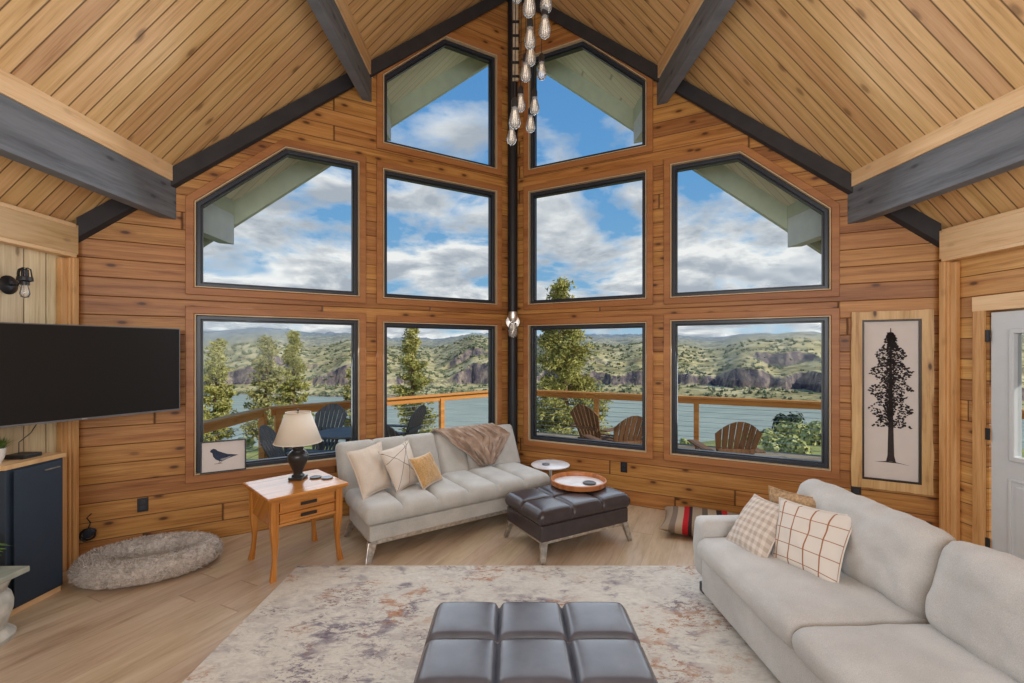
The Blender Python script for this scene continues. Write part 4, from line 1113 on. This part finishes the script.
# ------------------------------------------------------------------ land
RZ = -60.0
def sstep(a, b, x):
    t = max(0, min(1, (x - a) / (b - a))); return t * t * (3 - 2 * t)
def fbm(x, y, o=5):
    return noise.fractal(Vector((x, y, 3.3)), 1.0, 2.0, o)
def near_z(x, y):
    r = sqrt(x * x + y * y)
    az = x / max(1, y)
    edge = 34 + 9 * sstep(.1, .9, az) + 6 * sstep(0, -.8, az) + 4 * noise.noise(Vector((az * 3, 1, 1)))
    slope = .118 - .0 * az
    z = -2.3 - max(0, r - 11) * (.125 - .05 * sstep(.35, .7, az) - .02 * sstep(-.2, -.6, az))
    z += .25 * noise.noise(Vector((x * .15, y * .15, 0)))
    drop = sstep(edge, edge + 70, r)
    return z * (1 - drop) + (RZ - 6) * drop
bm = BM(); rows = []
NA, NR = 110, 60
for j in range(NR + 1):
    r = 2 + 128 * (j / NR) ** 1.6; row = []
    for i in range(NA + 1):
        a = radians(-88 + 176 * i / NA); x = r * sin(a); y = r * cos(a)
        row.append(bm.verts.new((x, y, near_z(x, y))))
    rows.append(row)
for A, B in zip(rows, rows[1:]):
    for i in range(NA): bm.faces.new((A[i], A[i + 1], B[i + 1], B[i]))
def grassmat():
    t = NT('spring meadow'); p = t.pos(); n_ = t.noise(p, .5, 5, .65); n2 = t.noise(p, 6, 4, .7)
    col = t.ramp(t.math('ADD', t.math('MULTIPLY', n_, .6), t.math('MULTIPLY', n2, .4)), [(.35, lin((120, 124, 70))), (.5, lin((168, 166, 98))), (.65, lin((196, 190, 130)))])
    t.bump(n2, .6, .1); return t.out(col, 1, 0, .05)
struct('meadow_ground', bm, grassmat(), smooth=80)
def rivermat():
    t = NT('river water'); p = t.pos(); n_ = t.noise(t.scale(p, (1, 4, 1)), .03, 4, .6)
    col = t.ramp(n_, [(.35, lin((150, 156, 138))), (.65, lin((178, 182, 160)))])
    t.bump(t.noise(t.scale(p, (1, 3, 1)), .4, 3), .15, .3)
    return t.out(col, .45, 0, .3)
bm = BM(); v = [bm.verts.new(q) for q in ((-2600, 60, RZ), (2600, 60, RZ), (2600, 1600, RZ), (-2600, 1600, RZ))]; bm.faces.new(v)
struct('river', bm, rivermat())
# far bank, cliffs and hills
def far_z(x, y):
    r = sqrt(x * x + y * y); az = atan2(x, y)
    shore = 610 + 40 * noise.noise(Vector((az * 2.2, 0, 5))) + 260 * sstep(-.25, -.75, az)
    d = r - shore
    if d < 0: return RZ - 4 + .02 * d
    headland = fbm(az * 9, 2.2, 4) * 60 + 26 * noise.noise(Vector((az * 26, 1, 8)))
    z = RZ + 1.5 + sstep(0, 60, d) * 6
    c1 = 105 + headland
    z += sstep(c1, c1 + 14, d) * 25 * max(.12, min(1.3, .75 + 1.3 * noise.noise(Vector((az * 11, 9, 1)))))
    z += sstep(c1 + 20, c1 + 110, d) * 9
    c2 = 235 + headland * .9
    z += sstep(c2, c2 + 14, d) * 17 * max(.0, min(1.4, .5 + 1.8 * noise.noise(Vector((az * 8, 4, 2)))))
    z += sstep(c2, 900, d) * (34 + 10 * noise.noise(Vector((az * 3.1, 5, 5))))
    z += sstep(900, 2600, d) * (62 + 36 * noise.noise(Vector((az * 3.7, 2, 9))))
    z += sstep(2400, 4200, d) * (70 + 80 * noise.noise(Vector((az * 2.9 + 4, 7, 9))))
    z += fbm(x * .012, y * .012) * (1.6 + .012 * d) * .45 + fbm(x * .05, y * .05, 3) * 1.6 * sstep(60, 200, d)
    return z
bm = BM(); rows = []
rad = []
r = 560.0
while r < 6000:
    rad.append(r); d = r - 600
    r += 5 if d < 420 else (16 if d < 1100 else (50 if d < 2600 else 140))
NA = 420
for r in rad:
    row = []
    for i in range(NA + 1):
        a = radians(-63 + 126 * i / NA); x = r * sin(a); y = r * cos(a); row.append(bm.verts.new((x, y, far_z(x, y))))
    rows.append(row)
for A, B in zip(rows, rows[1:]):
    for i in range(NA): bm.faces.new((A[i], A[i + 1], B[i + 1], B[i]))
def hillmat():
    t = NT('gorge hillsides'); p = t.pos()
    geo = t.node('ShaderNodeNewGeometry'); nz = t.dot(geo.outputs['Normal'], (0, 0, 1))
    n1 = t.noise(p, .012, 5, .65); n2 = t.noise(p, .09, 5, .7)
    grass = t.ramp(n1, [(.35, lin((146, 132, 94))), (.5, lin((200, 182, 132))), (.65, lin((224, 204, 160)))])
    shr = t.ramp(t.noise(t.scale(p, (1, 1, 2.2)), .055, 6, .78), [(.50, 0.0), (.56, 1.0)])
    grass = t.mix(t.math('MULTIPLY', shr, .8), grass, lin((78, 92, 62)))
    rock = t.ramp(t.noise(t.scale(p, (1, 1, .35)), .12, 5, .7), [(.3, lin((52, 56, 78))), (.48, lin((112, 100, 100))), (.7, lin((178, 158, 138)))])  # dark blue end paints cliff shade into the rock colour
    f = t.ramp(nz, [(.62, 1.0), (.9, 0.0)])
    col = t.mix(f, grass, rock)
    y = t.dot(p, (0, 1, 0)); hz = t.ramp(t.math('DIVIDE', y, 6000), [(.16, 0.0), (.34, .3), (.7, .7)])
    col = t.mix(hz, col, lin((120, 142, 166)))  # aerial haze painted into the hill colour, stronger with distance
    t.bump(n2, .8, 3.0)
    return t.out(col, 1, 0, .02)
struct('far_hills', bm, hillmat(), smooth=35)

# scattered brush over the far bank
rnd = random.Random(77); bm = BM()
for i in range(5200):
    az = rnd.uniform(-.85, .85); r = 612 + 900 * rnd.random() ** 1.8
    x, y = r * sin(az), r * cos(az)
    if noise.noise(Vector((az * 14, r * .012, 5))) < -.12 and rnd.random() < .8: continue
    z = far_z(x, y)
    if z < RZ + 1: continue
    R_ = rnd.uniform(1.2, 3.4) * (r / 700) ** .8
    for w in range(4):
        c = Vector((x + rnd.uniform(-.7, .7) * R_, y + rnd.uniform(-.7, .7) * R_, z + R_ * rnd.uniform(.1, .7)))
        q = [c + Vector((R_ * rnd.uniform(.4, .8) * a, R_ * rnd.uniform(.4, .8) * b, R_ * rnd.uniform(.4, .8) * d)) for a, b, d in ((1, 0, 0), (-1, 0, 0), (0, 1, 0), (0, -1, 0), (0, 0, 1), (0, 0, -1))]
        v = [bm.verts.new(p_) for p_ in q]
        for f in ((0, 2, 4), (2, 1, 4), (1, 3, 4), (3, 0, 4), (2, 0, 5), (1, 2, 5), (3, 1, 5), (0, 3, 5)): bm.faces.new([v[k] for k in f])
tag(obj('hillside_brush', bm, plain('dark olive brush', (120, 126, 96), 1, var=.3, sc=.05)), 'dark green brush scattered over the slopes beyond the river', 'bushes', kind='stuff')
# ------------------------------------------------------------------ trees
M['bark'] = plain('ponderosa bark', (112, 84, 66), .95, var=.25, sc=6)
def needlemat(name, c0, c1, c2):
    t = NT(name); p = t.pos(); n_ = t.noise(p, 3.0, 4, .7)
    col = t.ramp(n_, [(.34, lin(c0)), (.5, lin(c1)), (.66, lin(c2))]); return t.out(col, .8, 0, .15)
M['needle'] = needlemat('pine needles', (98, 98, 50), (174, 168, 94), (216, 206, 134))
M['needle2'] = needlemat('dusty pine needles', (98, 98, 58), (162, 156, 98), (200, 190, 132))
def pine(label, base, H, R, trunk_free=.25, seed=1, mat='needle', dens=1.0, leaf=.11, group='pine trees outside'):
    rn = random.Random(seed); r = thing('pine_tree', label, 'tree', base)
    lean = Vector((rn.uniform(-.03, .03), rn.uniform(-.03, .03), 0)) * H
    def ax(t): return lean * t * t + Vector((.05 * sin(t * 7 + seed), .05 * cos(t * 5), H * t))
    bm = BM(); tube(bm, [ax(i / 10) for i in range(11)], [.021 * H * (1 - .93 * i / 10) + .004 for i in range(11)], 8)
    obj('trunk', bm, M['bark'], r, smooth=60)
    bmb = BM(); bmn = BM()
    nb = int(58 * dens)
    for k in range(nb):
        t = trunk_free + (1 - trunk_free) * (k + rn.random()) / nb
        prof = (1 - ((t - trunk_free) / (1 - trunk_free))) 
        L = R * (prof ** .8) * rn.uniform(.55, 1.1) + .12
        if t < trunk_free + .1: L *= .7
        a = rn.uniform(0, 2 * pi); rise = rn.uniform(-.05, .45) * (.4 + t)
        d = Vector((cos(a), sin(a), rise)).normalized(); o = ax(t)
        pts = [o, o + d * L * .5 + Vector((0, 0, -.03 * L)), o + d * L + Vector((0, 0, .08 * L))]
        tube(bmb, pts, [.012 + .006 * L, .009, .004], 4)
        nt = int((10 + 26 * L / R) * dens * (1 + .4 * R))
        for q in range(nt):
            s_ = rn.uniform(.25, 1.05); c = pts[0].lerp(pts[2], s_) + Vector((rn.gauss(0, .10), rn.gauss(0, .10), rn.gauss(0, .07))) * (.5 + .55 * R)
            for w in range(5):
                dd = Vector((rn.gauss(0, 1), rn.gauss(0, 1), rn.gauss(.25, .8))).normalized() * leaf * rn.uniform(.7, 1.3)
                sd = dd.cross(Vector((rn.gauss(0, 1), rn.gauss(0, 1), rn.gauss(0, 1)))).normalized() * leaf * .24
                v = [bmn.verts.new(z_) for z_ in (c - sd, c + sd, c + dd + sd * .3)]
                bmn.faces.new(v)
    obj('branches', bmb, M['bark'], r); obj('needles', bmn, M[mat], r)
    return r
def ground(x, y): return near_z(x, y) - .1
def pt(x_px, dist):
    u = (x_px - 512) / F; return (CAMX + dist * (u * cos(YAW) + sin(YAW)), dist * (cos(YAW) - u * sin(YAW)))
TREES = [ (566, 17, 285, 1.75, .08, 'tall leafy pine filling the left of the right-hand centre window', 'needle', 2.0, .12),
          (415, 21, 326, 1.2, .18, 'slim pine seen through the window above the futon', 'needle', 1.15, .13),
          (216, 22, 341, 1.05, .2, 'slim pine at the far left of the left window view', 'needle', 1.15, .14),
          (266, 22, 338, 1.1, .15, 'left one of the two close pines above the lamp', 'needle2', 1.15, .14),
          (293, 28, 332, 1.35, .12, 'right and taller one of the two close pines above the lamp', 'needle', 1.3, .14),
          (352, 30, 368, .75, .1, 'small distant pine at the right edge of the left window', 'needle2', .9, .15)]
for k, (px_, dist, ytop, R_, tf, lab, mt, dn, lf_) in enumerate(TREES):
    x, y = pt(px_, dist); g = ground(x, y); top = CAMH - (ytop - 350.3) * dist / F
    pine(lab, (x, y, g), top - g, R_, tf, 31 + k, mt, dn, lf_)
# shrubs on the slope beyond the far right window
M['shrub'] = needlemat('sage green shrub leaves', (128, 134, 80), (184, 184, 114), (216, 210, 150))
M['shrubdk'] = needlemat('dark shrub leaves', (40, 54, 44), (62, 78, 58), (86, 100, 66))
def shrub(label, base, R, seed, mat):
    rn = random.Random(seed); r = thing('shrub', label, 'shrub', base, group='shrubs on the slope below the deck')
    bm = BM()
    for k in range(4):
        a = k * 1.7; tube(bm, [(0, 0, 0), (R * .3 * cos(a), R * .3 * sin(a), R * .5)], [.03, .01], 5)
    obj('stems', bm, M['bark'], r)
    bm = BM(); cl = [Vector((rn.uniform(-.6, .6), rn.uniform(-.5, .5), rn.uniform(.25, .8))) * R for _ in range(9)]
    for k in range(int(900)):
        c = rn.choice(cl); d = Vector((rn.gauss(0, 1), rn.gauss(0, 1), rn.gauss(.1, 1))).normalized(); p = c + d * R * .42 * rn.uniform(.6, 1.1)
        if p.z < 0: continue
        lf_ = .16 * R ** .5; s1 = d.cross(Vector((rn.gauss(0, 1), rn.gauss(0, 1), 1))).normalized() * lf_ * .6; s2 = s1.cross(d + Vector((.2, .1, .3))).normalized() * lf_ * .6
        v = [bm.verts.new(q) for q in (p - s1, p + s2, p + s1, p - s2)]; bm.faces.new(v)
    obj('foliage', bm, M[mat], r)
SH = [(764, 30, 1.0, 'shrub', 'pale green shrub beside the right end of the deck chair view'), (783, 36, 1.5, 'shrubdk', 'dark shrub, left one on the bluff edge'), (804, 40, 1.9, 'shrub', 'round green shrub on the bluff edge'), (822, 46, 3.0, 'shrubdk', 'large dark shrub at the right rim of the view'),
      (780, 25, .9, 'shrub', 'low green shrub in the middle of the slope'), (800, 22, .9, 'shrub', 'nearest green shrub low in the far right window'), (818, 27, 1.2, 'shrub', 'green shrub against the right window frame'), (795, 31, 1.2, 'shrub', 'bushy green shrub midway up the slope'),
      (770, 21, .6, 'shrub', 'small green shrub nearest the empty deck chair'), (745, 34, .8, 'shrub', 'small pale shrub at the river rim'), (688, 33, .6, 'shrub', 'small low shrub behind the rail post'), (240, 30, .8, 'shrub', 'low shrub on the lawn in the left window'), (415, 30, .7, 'shrub', 'low shrub behind the futon window')]
for k, (px_, dist, R_, mt, lab) in enumerate(SH):
    x, y = pt(px_, dist); shrub(lab, (x, y, ground(x, y)), R_, 60 + k, mt)

# ------------------------------------------------------------------ sky and lights
wd = bpy.data.worlds.new('sky'); SC.world = wd; wd.use_nodes = True
nt = wd.node_tree; N = nt.nodes; Lk = nt.links
for x in list(N): N.remove(x)
class WN(NT):
    def __init__(s): s.t = nt; s.n = N; s.l = Lk
t = WN()
d = t.node('ShaderNodeTexCoord').outputs['Generated']
z = t.dot(d, (0, 0, 1)); x = t.dot(d, (1, 0, 0)); y = t.dot(d, (0, 1, 0))
blue = t.ramp(z, [(0.0, lin((176, 204, 222))), (.12, lin((128, 176, 214))), (.35, lin((100, 158, 212))), (.7, lin((78, 136, 200)))])
zz = t.math('ADD', t.math('MAXIMUM', z, 0.0), .22)
v = t.comb(t.math('DIVIDE', x, zz), t.math('DIVIDE', y, zz), t.math('MULTIPLY', zz, 1.5))
n1 = t.noise(v, 1.55, 7, .56, .25)
n2 = t.noise(t.comb(t.math('ADD', t.math('DIVIDE', x, zz), .06), t.math('ADD', t.math('DIVIDE', y, zz), .1), t.math('MULTIPLY', zz, 1.5)), 1.55, 7, .56, .25)
cov = t.ramp(z, [(0.0, .11), (.3, .10), (.45, .03), (.6, -.12 + .12), (.8, 0.0)])
# more cloud toward both sides and low down, clear overhead
low = t.ramp(z, [(0.0, .17), (.20, .165), (.33, .13), (.43, .04), (.55, .0)])
sidex = t.math('MULTIPLY', t.math('ABSOLUTE', x), .10)
m = t.math('ADD', t.math('ADD', n1, low), sidex)
mask = t.ramp(m, [(.60, 0.0), (.69, 1.0)])
shd = t.math('SUBTRACT', n2, n1)
cl = t.ramp(t.math('ADD', t.math('MULTIPLY', shd, 3.2), .5), [(.25, lin((172, 180, 192))), (.5, lin((208, 212, 218))), (.72, lin((244, 244, 244)))])
sky = t.mix(mask, blue, cl)
bg = t.node('ShaderNodeBackground'); t.link(sky, bg.inputs[0]); bg.inputs[1].default_value = 1.0
wo = t.node('ShaderNodeOutputWorld'); t.link(bg.outputs[0], wo.inputs[0])

sun = bpy.data.lights.new('sun', 'SUN'); sun.energy = 3.6; sun.angle = radians(1.0); sun.color = (1, .95, .86)
so = bpy.data.objects.new('sun', sun); COL.objects.link(so)
so.rotation_euler = Vector((-.80, .47, -.62)).to_track_quat('-Z', 'Y').to_euler()
def area(name, loc, tgt, sx, sy, e, col=(1, 1, 1)):
    l = bpy.data.lights.new(name, 'AREA'); l.shape = 'RECTANGLE'; l.size = sx; l.size_y = sy; l.energy = e; l.color = col
    o = bpy.data.objects.new(name, l); COL.objects.link(o); o.location = loc
    o.rotation_euler = (Vector(tgt) - Vector(loc)).to_track_quat('-Z', 'Y').to_euler(); return o
area('room_fill', (0, -2.6, 2.6), (0, 4, 1.5), 5.0, 2.6, 125, (.94, .97, 1))
area('vault_fill', (0, -1.5, 1.9), (0, 2.2, 6.0), 4.5, 2.5, 112, (.95, .975, 1))
for sx in (-1, 1):
    area('window_fill', (sx * 1.45, 4.6, 2.3), (sx * .2, 1.0, .4), 2.6, 3.2, 55, (.86, .93, 1.0))  # unseen lamps added inside the room to strengthen daylight from the windows

GROUPS = {'ceiling_beam': 'charcoal beams under the vaulted ceiling', 'deck_railing': 'cedar railings around the deck', 'pine_tree': 'pine trees beyond the deck',
          'wall_outlet': 'black wall outlets', 'leather_ottoman': 'tufted leather ottomans', 'coaster': 'coasters on the side table'}
for o in bpy.data.objects:
    if o.parent is None and o.name.split('.')[0] in GROUPS: o['group'] = GROUPS[o.name.split('.')[0]]
    if o.parent is None and o.name.endswith('_pillow'):
        o['group'] = 'throw pillows on the futon' if o.location.x < .5 else 'throw pillows on the pale grey sofa'
# ------------------------------------------------------------------ camera
cam = bpy.data.cameras.new('camera'); cam.sensor_width = 36; cam.lens = 455 / 1024 * 36; cam.shift_y = 8.8 / 1024
cam.clip_start = .05; cam.clip_end = 12000
co = bpy.data.objects.new('camera', cam); COL.objects.link(co); co.location = (CAMX, 0, CAMH); co.rotation_euler = (radians(90), 0, -YAW)
SC.camera = co
SC.view_settings.view_transform = 'Standard'; SC.view_settings.look = 'None'
SC.view_settings.exposure = 0; SC.view_settings.gamma = 1
SC.cycles.use_denoising = True
SC.cycles.max_bounces = 10; SC.cycles.transparent_max_bounces = 24; SC.cycles.diffuse_bounces = 5
SC.cycles.caustics_reflective = False; SC.cycles.caustics_refractive = False; SC.cycles.sample_clamp_indirect = 6
